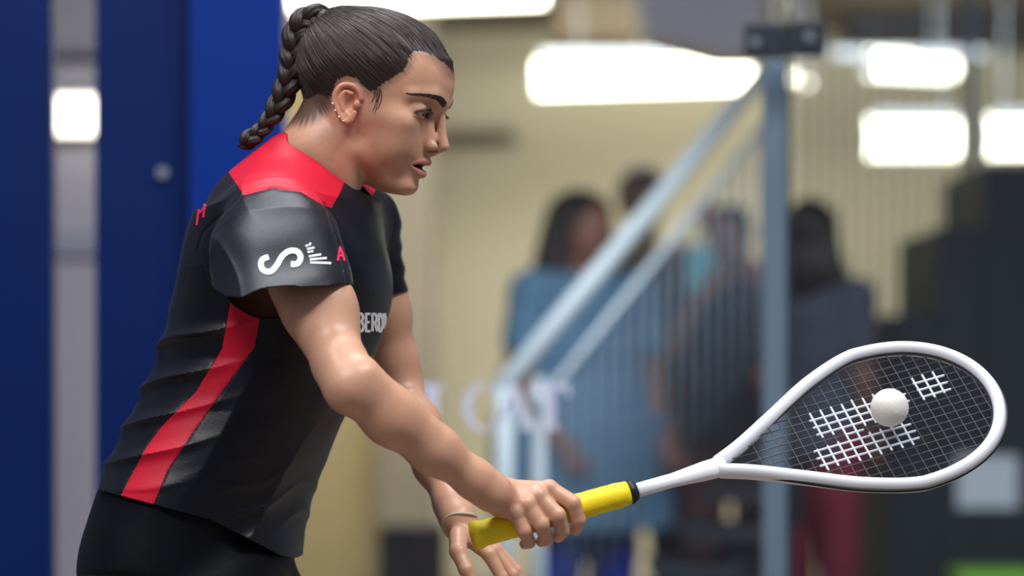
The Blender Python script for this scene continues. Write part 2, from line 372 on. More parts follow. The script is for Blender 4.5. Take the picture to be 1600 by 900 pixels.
# screen of slim vertical slats on the right
sc = empty('slat_screen', (GX(1430, 12), 12, 0)); tag(sc, 'screen of slim pale vertical slats hanging before the right lamps', 'screen')
me = None
for i in range(22):
    x = GX(1252+19.2*i, 12)
    if me is None:
        s0 = slab('slat', M['greige'], -0.007, 0.007, -0.01, 0.01, 0.0, 2.74, sc); me = s0.data
        s0.matrix_parent_inverse = Matrix(); s0.location = (x-sc.location.x, 0, 0)
    else:
        c = bpy.data.objects.new('slat', me); COL.objects.link(c); c.parent = sc; c.location = (x-sc.location.x, 0, 0)
slab('head_rail', M['greige'], GX(1240, 12), GX(1670, 12), 11.97, 12.03, 2.70, 2.75, sc)
# navy stepped stand at the right
st = empty('stepped_stand', (GX(1560, 10.4), 10.4, 0)); tag(st, 'dark navy stand rising in steps at the right edge', 'stand')
for a, b, y in ((1385, 1466, 492), (1466, 1537, 356), (1537, 1760, 256)):
    slab('tier', M['navy'], GX(a, 10.4), GX(b, 10.4), 10.4, 11.4, 0, GZ(y, 10.4), st, 0.004)
o = pslab('paper_sheet', M['paper'], 1496, 1591, 712, 794, 10.385, 0.012); tag(o, 'white paper sheet pinned on the navy stepped stand', 'paper')
M['lime'] = mat('lime_vinyl', (130, 190, 60), 0.6)
o = slab('lime_pad', M['lime'], GX(1498, 10.0), GX(1720, 10.0), 10.0, 10.3, 0, GZ(893, 10.0), None, 0.01); tag(o, 'lime green pad at the foot of the navy stand', 'pad')
# stair with handrail, balusters and treads
sr = empty('staircase', (GX(1000, 8.6), 8.6, 0)); tag(sr, 'staircase with pale steel handrail and slim balusters behind the glass', 'staircase')
A, B_ = P(788, 602, 8.0), P(1204, 100, 9.4); dv = (B_-A)
MB().tube([A-dv*0.005, B_+dv*0.03], 0.026, n=14).build('handrail', M['rail'], sr, True)
off = Vector((0.045, 0, -0.10))
MB().tube([A+off+dv*0.04, B_+off], 0.011, n=10).build('lower_rail', M['rail'], sr, True)
MB().tube([A+Vector((0, 0, 0.0)), (A.x, A.y, 0)], 0.024, n=14).build('newel_post', M['rail'], sr, True)
C_ = A+dv*0.085+Vector((0.02, 0, -.06)); MB().tube([C_, (C_.x, C_.y, 0)], 0.020, n=14).build('newel_post', M['rail'], sr, True)
for i in range(17):
    t = 0.14+0.05*i; p = A+dv*t
    MB().tube([p+off, (p+off)+Vector((0, 0, -0.66))], 0.0062, n=8).build('baluster', M['post'], sr, True)
for i in range(9):
    t = 0.06+0.11*i; p = A+dv*t
    MB().box((p.x+0.06, p.y+0.30, p.z-1.10), (0.24, 0.60, 0.035), rot=Matrix.Rotation(0.0, 3, 'Z'), bev=0.004).build('tread', M['slate'], sr)
p0 = A+Vector((0, 0, -1.17)); p1 = B_+Vector((0, 0, -1.17))
for dy in (0.0, 0.58):
    k0 = p0+Vector((0.02, dy, -0.02)); k1 = p1+Vector((0.1, dy, 0))
    vs = [k0, k1, k1+Vector((0, 0, -0.16)), k0+Vector((0.0, 0, -0.06))]; th = Vector((0, 0.02, 0))
    MB().add(vs+[v+th for v in vs], [(0, 1, 2, 3), (7, 6, 5, 4), (0, 4, 5, 1), (1, 5, 6, 2), (2, 6, 7, 3), (3, 7, 4, 0)]).build('stringer', M['slate'], sr)

# ------------------------------------------------------------------ the player
U = YP/FPX                                            # metres per photo pixel at the player's distance
def arr(v): return np.array(v, np.float32)
def WR(px, py, dy, r): return arr(W(px, py, dy)), r*(YP+dy)/FPX      # joint position and radius given in pixels

# head frame: u forward, y to her left, v up, in pixels, origin at T0
TH, PSI, SX = math.radians(17), math.radians(14), 1.03
T0 = arr(W(562, 165, 0.0))
def head_local(p):
    q = (p-T0)/U; cy, sy = math.cos(PSI), math.sin(PSI)
    dx = q[:, 0]*cy-q[:, 1]*sy; y = q[:, 0]*sy+q[:, 1]*cy; dx = dx/SX; dz = q[:, 2]
    return np.stack([dx*math.cos(TH)-dz*math.sin(TH), y, dx*math.sin(TH)+dz*math.cos(TH)], 1).astype(np.float32)
def head_world(u, y, v):
    dx = (u*math.cos(TH)+v*math.sin(TH))*SX; dz = -u*math.sin(TH)+v*math.cos(TH); cy, sy = math.cos(PSI), math.sin(PSI)
    return Vector(T0)+Vector((dx*cy+y*sy, -dx*sy+y*cy, dz))*U
VT = [-122, -116, -110, -101, -90, -75, -65, -55, -42, -30, -15, 0, 15, 30, 45, 60, 80, 100]
f_front = curve1(VT, [84, 97, 110, 119, 121, 123, 123, 125, 124, 121, 119, 119, 122, 127, 131, 131, 126, 116])
f_back = curve1(VT, [62, 52, 42, 30, 18, 4, -4, -12, -24, -36, -46, -52, -56, -60, -62, -62, -60, -50])
f_wid = curve1(VT, [10, 18, 25, 32, 39, 47, 53, 59, 66, 73, 79, 82, 83, 83, 82, 81, 79, 74])
f_mid = curve1(VT, [76, 76, 74, 70, 62, 50, 42, 36, 30, 26, 24, 24, 24, 24, 26, 28, 28, 28])
def mir(q): r = q.copy(); r[:, 1] = -np.abs(r[:, 1]); return r         # work on the near (right) half
def skull(q):
    d = s_ell(q, (8, 0, 62), (119, 90, 88))
    v = q[:, 2]; xc = f_mid(v); dx = q[:, 0]-xc; a = np.where(dx > 0, f_front(v)-xc, xc-f_back(v)); wv = f_wid(v)
    n = 2.15; k = ((np.abs(dx)/a)**n+(np.abs(q[:, 1])/wv)**n)**(1/n)+1e-6; r = np.sqrt(dx*dx+q[:, 1]**2)
    f = r*(1-1/k); f = smax(f, np.abs(v+8)-110, 10)
    return smin(d, f, 16)
def face(q):
    m = mir(q); d = skull(q)
    d = smin(d, s_ell(m, (82, -58, -4), (24, 15, 13)), 26)             # cheekbone
    d = smin(d, s_ell(m, (84, -42, -36), (25, 24, 30)), 28)            # cheek
    d = smin(d, s_ell(m, (62, -46, -52), (30, 17, 28)), 20)
    d = smin(d, s_cone(m, (36, -54, -66), (98, -14, -101), 9, 9), 20)  # jaw
    d = smin(d, s_ell(q, (109, 0, -100), (13, 21, 13)), 12)            # chin
    d = smin(d, s_chain(m, [(125, -12, 38), (117, -40, 46), (92, -64, 38)], [7, 7, 6]), 14)   # brow ridge
    d = smax(d, -s_ell(m, (126, -40, 20), (19, 21, 12)), 16)           # eye socket
    d = smin(d, s_chain(q, [(124, 0, 36), (128, 0, 20), (139, 0, -10), (146, 0, -24)], [8, 6.3, 7.0, 8.2]), 8)   # nose
    d = smin(d, s_cone(m, (112, -12, 8), (124, -11, -20), 7, 9), 12)
    d = smin(d, s_ell(m, (129, -14.5, -29), (12, 7, 8.5)), 4)
    d = smin(d, s_cone(q, (141, 0, -32), (127, 0, -41), 4.5, 7), 6)
    d = smax(d, -s_ell(m, (136, -8, -39), (8, 4.2, 5)), 2.5)             # nostril
    lid = s_ell(m, (97, -42, 18), (20.5, 20.5, 20.5))                         # lids, open in a slit
    ap = s_chain(m, [(113, -24, 12), (119, -42, 17), (105, -63, 11)], [2.0, 8.6, 2.2])
    lid = smax(lid, -ap, 2); d = smin(d, lid, 5); d = smax(d, -smax(ap, -(s_ell(m, (97, -42, 18), (16.7, 16.7, 16.7))), 1), 2)
    up = s_chain(m, [(128.5, 0, -55), (126, -10, -55), (110, -29, -63)], [6.0, 6.0, 3.0])
    lo = s_chain(m, [(125.5, 0, -75), (123, -11, -74.5), (109, -28, -66)], [7.0, 6.6, 3.0])
    d = smin(d, up, 4); d = smin(d, lo, 4)
    d = smax(d, -s_chain(m, [(131, 0, -65), (126, -12, -65), (108, -31, -65)], [4.2, 3.6, 1.0]), 2.5)
    d = smax(d, -s_ell(q, (118, 0, -65), (14, 17, 4)), 2)
    return d
def spl0(pts, n):
    m = len(pts); t = np.linspace(0, m-1, n); return list(zip(*[curve1(range(m), [p[k] for p in pts])(t) for k in range(3)]))
EAR = spl0([(25, 10, 3.4), (20, 20, 4), (8, 26, 4.5), (-5, 22, 4.5), (-11, 9, 4.3), (-9, -6, 4.2), (0, -19, 4.2), (10, -29, 5.0), (19, -27, 4.8), (22, -13, 4)], 26)
def ear(q):
    m2 = mir(q); m2[:, 1] = m2[:, 1]-0.28*(m2[:, 0]-24)
    Y0 = -85
    d = s_chain(m2, [(u, Y0-2-2*math.sin(math.pi*i/25), v) for i, (u, v, r) in enumerate(EAR)], [e[2] for e in EAR])
    b = s_ell(m2, (7, Y0+2, -1), (16, 5, 25)); b = smax(b, -s_ell(m2, (12, Y0-6, -2), (9, 9, 13)), 4)
    d = smin(d, b, 3)
    ah = spl0([(11, 14, 2.6), (1, 14, 2.9), (-2, 1, 3.0), (5, -13, 2.8)], 10)
    d = smin(d, s_chain(m2, [(u, Y0-3, v) for u, v, r in ah], [r for _, _, r in ah]), 4)
    d = smin(d, s_ell(m2, (22, Y0-2, 0), (5, 5, 7)), 3)
    return smin(d, s_ell(m2, (12, Y0-1, -22), (9, 4.5, 8)), 4)
NK = [(WR(552, 192, 0, 54), WR(522, 245, 0.0, 54), WR(486, 320, 0.01, 62)), (WR(512, 165, 0, 38), WR(486, 236, 0, 44), WR(450, 320, 0.02, 70))]
def neck(p):
    d = None
    for ch in NK:
        e = s_chain(p, [c[0] for c in ch], [c[1] for c in ch], 0.02); d = e if d is None else smin(d, e, 0.03)
    a, b = WR(546, 205, -0.046, 11), WR(545, 318, -0.022, 10)
    return smin(d, s_cone(p, a[0], b[0], a[1], b[1]), 0.022)
def f_head(p):
    q = head_local(p); h = smin(face(q), ear(q), 4)*U
    return smin(h, neck(p), 0.014)
hV, hQ = nets(f_head, arr(W(395, 345, -0.13)), arr(W(725, 0, 0.13)), 0.00095)

# right arm with the racket hand
def finger(p, js, rs): return s_chain(p, [arr(j) for j in js], rs, 0.003)
SHR, ELR, WRR = (428, 338, -0.135), (548, 606, -0.30), (770, 770, -0.215)
def f_arm_r(p):
    S, E, Wd = arr(W(*SHR)), arr(W(*ELR)), arr(W(*WRR)); k = 1/FPX
    mid = S*0.45+E*0.55
    d = s_chain(p, [S, S*0.6+E*0.4, mid, S*0.12+E*0.88, E], [44*U, 47*U, 46*U, 36*U, 31*U], 0.02)
    bi = S*0.38+E*0.62+arr((0.012, -0.008, 0.006)); d = smin(d, s_ell(p, bi, (0.029, 0.030, 0.046)), 0.025)     # biceps
    f1 = E*0.72+Wd*0.28; f2 = E*0.42+Wd*0.58; f3 = E*0.12+Wd*0.88
    d = smin(d, s_chain(p, [E, f1, f2, f3, Wd], [32*U, 37*U, 33*U, 25.5*U, 24*U], 0.02), 0.020)
    br0 = E*0.98+Wd*0.02+arr((0.012, -0.004, 0.016)); br1 = E*0.55+Wd*0.45+arr((0.006, -0.006, 0.008))
    d = smin(d, s_cone(p, br0, br1, 0.0175, 0.0135), 0.018)                                                       # brachioradialis
    el = arr(W(536, 618, -0.29)); d = smin(d, s_ell(p, el, (0.010, 0.012, 0.010)), 0.020)
    h = hand_r(p)
    return smin(d, h, 0.010)
GA, GB = Vector(W(738, 838, -0.19)), Vector(W(982, 770, -0.155))        # grip axis
def gp(px, py, ox):                                                      # point near the grip, ox pixels behind its axis
    t = (px-738)/(982-738.0); base = GA.y+(GB.y-GA.y)*t
    return arr(P(px, py, base+ox*U))
def hand_r(p):
    mc = [(858, 764, -14), (841, 776, -24), (823, 789, -30), (806, 802, -30)]
    wr = arr(W(*WRR)); cr = [gp(790, 766, -8), gp(788, 774, -16), gp(784, 782, -20), gp(780, 788, -18)]
    d = None
    for c, m in zip(cr, mc):
        e = s_chain(p, [wr, c, gp(*m)], [23*U, 17*U, 11.5*U], 0.006); d = e if d is None else smin(d, e, 0.009)
    fs = [([(858, 764, -14), (895, 786, -31), (904, 812, -26), (900, 828, -6)], [13.0, 12.2, 10.6, 8.8]),
          ([(841, 776, -24), (871, 805, -38), (879, 829, -24), (872, 839, 2)], [13.2, 12.4, 10.8, 8.8]),
          ([(823, 789, -30), (846, 819, -38), (854, 842, -20), (846, 846, 5)], [12.6, 12.0, 10.2, 8.6]),
          ([(806, 802, -30), (819, 829, -35), (827, 847, -16), (820, 850, 6)], [11.6, 11.0, 9.4, 8.0])]
    for js, rs in fs:
        e = s_chain(p, [gp(*j) for j in js], [r*U for r in rs], 0.002)
        kn = s_ell(p, gp(js[0][0], js[0][1]-2, js[0][2]-3), (12*U, 12*U, 12*U)); e = smin(e, kn, 0.004)
        d = smin(d, e, 0.0035)
    th = s_chain(p, [gp(790, 775, 4), gp(822, 778, 22), (gp(850, 782, 30)), gp(876, 792, 29)], [15*U, 14*U, 11*U, 9*U], 0.004)
    return smin(d, th, 0.006)
raV, raQ = nets(f_arm_r, arr(W(385, 880, -0.37)), arr(W(925, 270, -0.02)), 0.0012)

# left arm, hanging forward behind the racket
SHL, ELL, WRL = (570, 365, 0.17), (626, 605, 0.20), (716, 812, 0.03)
def f_arm_l(p):
    S, E, Wd = arr(W(*SHL)), arr(W(*ELL)), arr(W(*WRL))
    d = s_chain(p, [S, S*0.5+E*0.5, S*0.15+E*0.85, E], [46*U, 42*U, 35*U, 31*U], 0.02)
    d = smin(d, s_chain(p, [E, E*0.72+Wd*0.28, E*0.4+Wd*0.6, E*0.1+Wd*0.9, Wd], [30*U, 35*U, 30*U, 24*U, 22.5*U], 0.02), 0.02)
    def g(px, py, dy): return arr(W(px, py, dy))
    wr = g(*WRL); mcs = [(764, 866, 0.0), (771, 860, 0.022), (774, 858, 0.042), (770, 860, 0.060)]; h = None
    for i, m in enumerate(mcs):
        c = g(728+i*3, 832, 0.02+0.008*i); e = s_chain(p, [wr, c, g(*m)], [22*U, 18*U, 11*U], 0.006); h = e if h is None else smin(h, e, 0.010)
    fs = [([(764, 866, 0.0), (784, 902, -0.004), (792, 936, 0.0), (790, 960, 0.012)], [11, 10, 9, 8]),
          ([(771, 860, 0.022), (800, 898, 0.018), (812, 938, 0.02), (810, 962, 0.03)], [11, 10.4, 9, 8]),
          ([(774, 858, 0.042), (806, 892, 0.042), (822, 930, 0.04), (822, 954, 0.05)], [11, 10, 9, 8]),
          ([(770, 860, 0.060), (800, 886, 0.064), (816, 914, 0.06), (818, 934, 0.066)], [10, 9, 8, 7])]
    for js, rs in fs: h = smin(h, s_chain(p, [g(*j) for j in js], [r*U for r in rs], 0.002), 0.0035)
    th = s_chain(p, [g(716, 838, 0.005), g(716, 862, -0.02), g(728, 890, -0.032), g(742, 916, -0.034)], [15*U, 13*U, 11*U, 8.5*U], 0.004)
    h = smin(h, th, 0.008)
    return smin(d, h, 0.010)
laV, laQ = nets(f_arm_l, arr(W(510, 990, -0.07)), arr(W(850, 300, 0.27)), 0.0014)

# trunk and legs under the clothes (coarse, out of sight above the knee)
PEL = arr(W(305, 850, 0.0))
LEGS = []
for s, kx, ax, ky in ((-1, 0.20, 0.02, -0.04), (1, 0.17, -0.06, 0.05)):
    hip = PEL+arr((-0.018+0.024*s, 0.072*s, -0.03)); knee = arr((PEL[0]+kx, YP+0.13*s+ky*0.4, 0.45)); ank = arr((PEL[0]+ax, YP+0.15*s+ky, 0.10))
    LEGS.append((hip, knee, ank))
def f_trunk(p):
    d = s_chain(p, [arr(W(450, 370, 0.01)), arr(W(400, 560, 0.0)), arr(W(330, 790, 0.0)), PEL], [0.085, 0.075, 0.085, 0.095], 0.05)
    for hip, knee, ank in LEGS:
        e = s_chain(p, [hip, hip*0.6+knee*0.4, knee, knee*0.7+ank*0.3, ank], [0.074, 0.074, 0.056, 0.056, 0.034], 0.03)
        foot = s_cone(p, ank+arr((-0.02, 0, -0.055)), ank+arr((0.14, 0, -0.07)), 0.032, 0.022)
        d = smin(d, smin(e, foot, 0.03), 0.04)
    return d
tV, tQ = nets(f_trunk, (PEL[0]-0.25, YP-0.35, 0.0), (PEL[0]+0.65, YP+0.36, 1.22), 0.006)

def uv(px, py, y=-85):
    dx = (px-562-y*math.sin(PSI))/(SX*math.cos(PSI)); dz = 165-py
    return (dx*math.cos(TH)-dz*math.sin(TH), dx*math.sin(TH)+dz*math.cos(TH))
HL = [(128, 84), uv(697, 107, -18), uv(686, 99, -30), uv(671, 92, -43), uv(657, 90, -55), uv(648, 94, -63), uv(643, 104, -71), uv(640, 114, -76), uv(632, 124, -80), uv(616, 133), uv(602, 142), uv(592, 152), uv(582, 152), uv(571, 142), uv(560, 132), uv(545, 128), uv(530, 134), uv(520, 152), uv(517, 172), uv(500, 190, -60), uv(478, 198, -40), uv(455, 194, 0), (-170, -60), (-170, 200), (150, 200)]
BB = arr((-101, 0, 108))
AXH = arr((10, 0, 60))-BB; AXH = AXH/np.linalg.norm(AXH)
E1 = arr((0, 1, 0)); E2 = np.cross(AXH, E1)
def comb(q):
    r = q-BB; ph = np.arctan2(r@E2, np.abs(r@E1)); return ph, np.sqrt((r*r).sum(1))
def hair_pd(q):
    ph, R = comb(q); return poly_sd(q[:, 0], q[:, 2], HL)+1.1*np.sin(ph*71+1.6*np.sin(ph*29))+0.9*np.sin(ph*143+2*np.sin(ph*37))+0.8*np.sin(ph*233)
player = empty('person', (float(PEL[0])+0.1, YP, 0.0))
tag(player, 'squash player in black and red shirt with braided hair holding the racket', 'person')
V = np.concatenate([hV, raV, laV, tV]); o1, o2, o3 = len(hV), len(hV)+len(raV), len(hV)+len(raV)+len(laV)
Q = np.concatenate([hQ, raQ+o1, laQ+o2, tQ+o3])
body_me = np_mesh('body', V, Q)
skin = np.tile(arr(lin((205, 156, 128))), (len(V), 1))
ql = head_local(hV.astype(np.float32)); qm = mir(ql); sk = skin[:o1]
def blend(mask, rgb, a=1.0):
    m = (np.clip(mask, 0, 1)*a)[:, None]; sk[:] = sk*(1-m)+arr(lin(rgb))*m
mott = wob(ql[:, 0], ql[:, 1], ql[:, 2], 0.07, 3); sk *= (1+0.05*mott)[:, None]
ld = np.minimum(s_chain(qm, [(128.5, 0, -56), (126, -10, -56), (110, -29, -63)], [5.6, 5.6, 2.5]), s_chain(qm, [(125.5, 0, -74), (123, -11, -73.5), (109, -28, -66)], [6.2, 6.0, 2.5]))
blend(1-ld/2.5, (176, 104, 98), 0.8)
blend((1-s_ell(ql, (116, 0, -65), (11, 26, 3.4))/1.5), (52, 20, 20), 0.9)
blend(1-s_ell(qm, (134, -8, -36), (7, 4, 5))/2, (96, 52, 44), 0.8)
blend(0.9-ear(ql)/6, (206, 128, 104), 0.55)
blend(1-s_ell(qm, (88, -62, -20), (28, 26, 22))/16, (204, 150, 128), 0.2)
blend(1-s_chain(qm, [(114, -24, 12), (116, -42, 10), (106, -58, 8)], [3, 4, 3])/6, (150, 96, 82), 0.5)
blend(1-np.sqrt(((qm-arr((60, -78, -44)))**2).sum(1))/2.2, (88, 52, 42), 0.9)
hp = hair_pd(ql); blend((hp+11)/13*(0.75+0.25*np.sin(comb(ql)[0]*170)), (58, 42, 38), 0.85)
colour(body_me, skin)
M['skin'] = mat('skin', (205, 156, 128), 0.40, var=0.06, scale=220, bump=0.08, spec=0.5, sub=0.12, attr='tint')
body = link('body', body_me, M['skin'], player)

# eyes
M['sclera'] = mat('sclera', (205, 190, 182), 0.15, var=0.04, scale=300)
M['iris'] = mat('iris_dark_brown', (46, 26, 18), 0.1, var=0.3, scale=500)
for s in (-1, 1):
    c = head_world(97, 42*s, 18); ey = MB().sphere(c, 16.5*U, 24, 16).build('eyeball', M['sclera'], player, True)
    gz = (head_world(97+14, 42*s+1, 18-5)-c).normalized(); R_ = gz.to_track_quat('Z', 'Y').to_matrix()
    mb = MB(); mb.sphere(c+gz*9.6*U, (8.4*U, 8.4*U, 7.6*U), 18, 10, R_); mb.build('iris', M['iris'], ey, True)

# brows and lashes: fine strands on the skin
bvh_h = BVHTree.FromPolygons([tuple(v) for v in hV], [tuple(int(i) for i in q) for q in hQ[np.isin(hQ[:, 0], np.nonzero((ql[:, 2] > -40) & (ql[:, 2] < 80) & (ql[:, 0] > 30))[0])]])
M['brow'] = mat('brow_hair', (44, 30, 26), 0.6, var=0.2, scale=300)
rnd = random.Random(4)
for s in (-1, 1):
    mb = MB()
    for i in range(340):
        t = rnd.random(); w_ = (rnd.random()-0.5)
        u0, y0, v0 = (132-2*t, 14+34*t, 37+17*t-6*t*t) if t < 0.5 else (131-62*(t-.5), 31+82*(t-.5), 44+10*(t-.5)-42*(t-.5)**2)
        v0 += w_*(8.2 if t < 0.5 else 8.2*(1-(t-.5)*1.7))
        pts = []
        for k in range(3):
            aa = k/2; p = head_world(u0+25, (y0+6*aa)*s*1.12, v0+aa*(1.6-3.2*t)); dr = (head_world(30, (y0+6*aa)*s*0.7, v0)-p).normalized(); h = bvh_h.ray_cast(p, dr)
            if h[0] is None: break
            pts.append(h[0]+h[1]*0.35*U)
        if len(pts) == 3: mb.tube(pts, [0.6*U, 0.6*U, 0.2*U], n=4)
    tag(mb.build('eyebrow', M['brow'], player, True), kind='stuff')
    mb = MB()
    for vv, uu, rr, drop in ((1, 0, 1.5, 0),):
        pts = [head_world(u+1.0, y*s, v) for u, y, v in ((111, 24, 14), (117.5, 32, 22), (120, 42, 25), (116.5, 52, 22), (105.5, 63, 14))]
        mb.tube(pts, [0.8*U, 1.7*U, 2.1*U, 2.0*U, 0.8*U], n=6)
    for i in range(22):
        t = i/21; pp = [((111, 24, 14), (117.5, 32, 22)), ((117.5, 32, 22), (120, 42, 25)), ((120, 42, 25), (116.5, 52, 22)), ((116.5, 52, 22), (105.5, 63, 14))][min(3, int(t*4))]; f = t*4-min(3, int(t*4))
        u, y, v = [a+(b-a)*f for a, b in zip(*pp)]
        mb.tube([head_world(u, y*s, v), head_world(u+5, (y+1+3*t)*s, v-3.5), head_world(u+8.5, (y+2+6*t)*s, v-4)], [0.6*U, 0.45*U, 0.15*U], n=4)
    tag(mb.build('eyelashes', M['brow'], player, True), kind='stuff')

# hair: combed back to the braid
def f_hair(p):
    q = head_local(p); d0 = skull(q); pd = hair_pd(q); ph, R = comb(q)
    gr = np.sin(ph*46+2.0*wob(q[:, 0], q[:, 1], q[:, 2], 0.03, 5))*0.35+np.sin(ph*110+R*0.02+3*wob(q[:, 0], q[:, 1], q[:, 2], 0.02, 9))*0.45+np.sin(ph*190+2*wob(q[:, 0], q[:, 1], q[:, 2], 0.03, 15))*0.4
    t = np.clip(pd*0.16-0.3, -4, 6.0)+gr*np.clip(pd*0.08, 0, 0.9)
    d = d0-t
    wgt = np.clip(pd/24, 0, 1)
    bulge = s_ell(q, (-62, 0, 64), (52, 62, 74))-gr*0.6; d = d+(smin(d, bulge, 20)-d)*wgt
    nape = s_ell(q, (-58, 0, -8), (26, 46, 34))-gr*0.8; d = d+(smin(d, nape, 14)-d)*wgt
    d = smax(d, -(pd+9), 4)
    return smax(d, -(d0+7), 2)*U
qV, qQ = nets(f_hair, arr(W(440, 235, -0.12)), arr(W(725, -10, 0.12)), 0.0010)
M['hair'] = mat('dark_brown_hair', (44, 33, 31), 0.5, var=0.4, scale=260, spec=0.4)
M['hair2'] = mat('brown_hair_strand', (54, 41, 38), 0.4, var=0.4, scale=120, spec=0.5)
hair = link('hair', np_mesh('hair', qV, qQ), M['hair'], player)
BRS = [(505, 34, 22), (486, 29, 20), (468, 46, 20), (459, 80, 19), (455, 112, 18), (444, 145, 17), (428, 176, 14), (411, 200, 11), (395, 214, 13), (374, 230, 16)]
def spline(pts, n):
    out = []; m = len(pts)
    for i in range(n):
        t = i/(n-1)*(m-1); k = min(int(t), m-2); f = t-k
        a, b, c, d = [np.array(pts[min(max(j, 0), m-1)], float) for j in (k-1, k, k+1, k+2)]
        out.append(0.5*((2*b)+(-a+c)*f+(2*a-5*b+4*c-d)*f*f+(-a+3*b-3*c+d)*f**3))
    return out
NB = 150; sp = spline(BRS, NB)
braid = None
for ks in range(3):
    mb = MB(); pts = []; rs = []
    for i, (x, y, r) in enumerate(sp):
        j0, j1 = max(i-1, 0), min(i+1, NB-1); t = np.array(sp[j1][:2])-np.array(sp[j0][:2]); t = t/np.linalg.norm(t); nrm = np.array((-t[1], t[0]))
        ph = i/NB*2*math.pi*3.6+ks*2*math.pi/3; en = min(1, i/8+.3)*(1 if i < NB-14 else max(0.25, (NB-i)/14))
        la = math.sin(ph)*r*0.62*en; de = math.sin(2*ph)*r*0.40
        pts.append(W(x+nrm[0]*la, y+nrm[1]*la, -0.005+de*U)); rs.append(r*0.60*U*(1 if i < NB-10 else max(0.15, (NB-1-i)/10)))
    mb.tube(pts, rs, n=36, cap=False)
    for i in range(NB):
        cp = pts[i]
        for k in range(36): v = Vector(mb.v[i*36+k]); mb.v[i*36+k] = tuple(cp+(v-cp)*(1+0.055*math.cos(9*2*math.pi*k/36+i*0.10)+0.03*math.cos(5*2*math.pi*k/36-i*0.07+ks)))
    b = mb.build('braid_strand', M['hair'], hair, True)
# loose hairs before the ear and at the nape
mb = MB()
for i in range(5):
    x0, y0 = 588+2.6*i, 146+rnd.uniform(-3, 3); L_ = rnd.uniform(14, 40); pts = []
    for k in range(6):
        a = k/5; q_ = uv(x0+2.5*math.sin(2.6*a)-7*a*a, y0+L_*a); p = head_world(q_[0], -130, q_[1]); h = bvh_h.ray_cast(p, (head_world(q_[0], 0, q_[1])-p).normalized())
        if h[0] is None: break
        pts.append(h[0]+h[1]*0.6*U)
    if len(pts) > 3: mb.tube(pts, [0.55*U]*(len(pts)-1)+[0.15*U], n=4)
lh = mb.build('loose_hairs', M['hair'], hair, True); tag(lh, kind='stuff')
# fine strands over the combed hair
bvh_q = BVHTree.FromPolygons([tuple(v) for v in qV], [tuple(int(i) for i in q) for q in qQ])
rs_ = np.random.RandomState(8); mb = MB(); cnt = 0; CC = np.array((0., 0, 45))
while cnt < 800:
    d = rs_.normal(size=3); d /= np.linalg.norm(d)
    if d[1] > 0.35: continue
    q0 = CC+d*110; pdv = poly_sd(np.array([q0[0]]), np.array([q0[2]]), HL)[0]
    if pdv < -3: continue
    pts = []; L_ = rs_.uniform(0.25, 0.75); l1 = rs_.uniform(0.15, 0.6)
    bd = np.array(BB)-CC; bd /= np.linalg.norm(bd)
    for k in range(10):
        e = d*(1-L_*k/9)+bd*L_*k/9; e /= np.linalg.norm(e); a_ = head_world(*(CC+e*170)); b_ = head_world(*CC)
        h = bvh_q.ray_cast(a_, (b_-a_).normalized(), 130*U)
        if h[0] is None: break
        pts.append(h[0]+h[1]*l1*U)
    cnt += 1
    if len(pts) > 4: mb.tube(pts, [0.2*U]+[0.62*U]*(len(pts)-2)+[0.2*U], n=4, cap=False)
hs = mb.build('hair_strands', M['hair2'], hair, True); tag(hs, kind='stuff')
# ear studs, wrist cord
M['silver'] = mat('silver', (225, 222, 215), 0.2, metal=0.9, var=0.05)
for u, v in ((-9, -9), (-3, -18), (5, -26), (13, -30)):
    MB().sphere(head_world(u, -99+0.28*(u-24)+3, v), 2.4*U, 10, 8).build('ear_stud', M['silver'], player, True)
M['cord'] = mat('pale_cord', (200, 190, 170), 0.7)
Ew, Ww = W(*ELL), W(*WRL); ax = (Ww-Ew).normalized(); c0 = Ww+ax*0.008; e1 = ax.cross(Vector((0, 1, 0))).normalized(); e2 = ax.cross(e1)
MB().tube([c0+(e1*math.cos(t)+e2*math.sin(t))*0.0215+ax*0.004*math.sin(t*2) for t in np.linspace(0, 2*math.pi, 28, endpoint=False)], 0.0016, n=6, closed=True).build('wrist_cord', M['cord'], player, True)

# ------------------------------------------------------------------ her clothes
YT = [330, 400, 480, 560, 600, 650, 700, 770, 830, 880]
t_l = curve1(YT, [316, 294, 274, 252, 236, 212, 190, 156, 142, 138])
t_r = curve1(YT, [566, 594, 602, 580, 560, 534, 512, 483, 466, 450])
TY = math.radians(20)
def pxy(p):                                           # apparent pixel column and row of points near the player
    k = FPX/p[:, 1]; return CX+p[:, 0]*k, HZ-(p[:, 2]-CAMZ)*k
def torso(p, grow=0.0):
    k = FPX/YP; X = CX+p[:, 0]*k; Z = HZ-(p[:, 2]-CAMZ)*k; y = (p[:, 1]-YP)*k
    l, r = t_l(Z)-grow, t_r(Z)+grow; xc = (l+r)/2; hx = (r-l)/2
    a = np.interp(Z, [330, 420, 560, 640, 760, 880], [196, 205, 186, 190, 226, 244])+grow
    b = np.sqrt(np.maximum(hx**2-(a*math.sin(TY))**2, 900))/math.cos(TY)
    dx = X-xc; f = (dx*math.cos(TY)-y*math.sin(TY))/b; s = (dx*math.sin(TY)+y*math.cos(TY))/a
    n = 2.2; q = (np.abs(f)**n+np.abs(s)**n)**(1/n)+1e-6; R = np.sqrt(dx*dx+y*y)
    return (R*(1-1/q))*U, Z
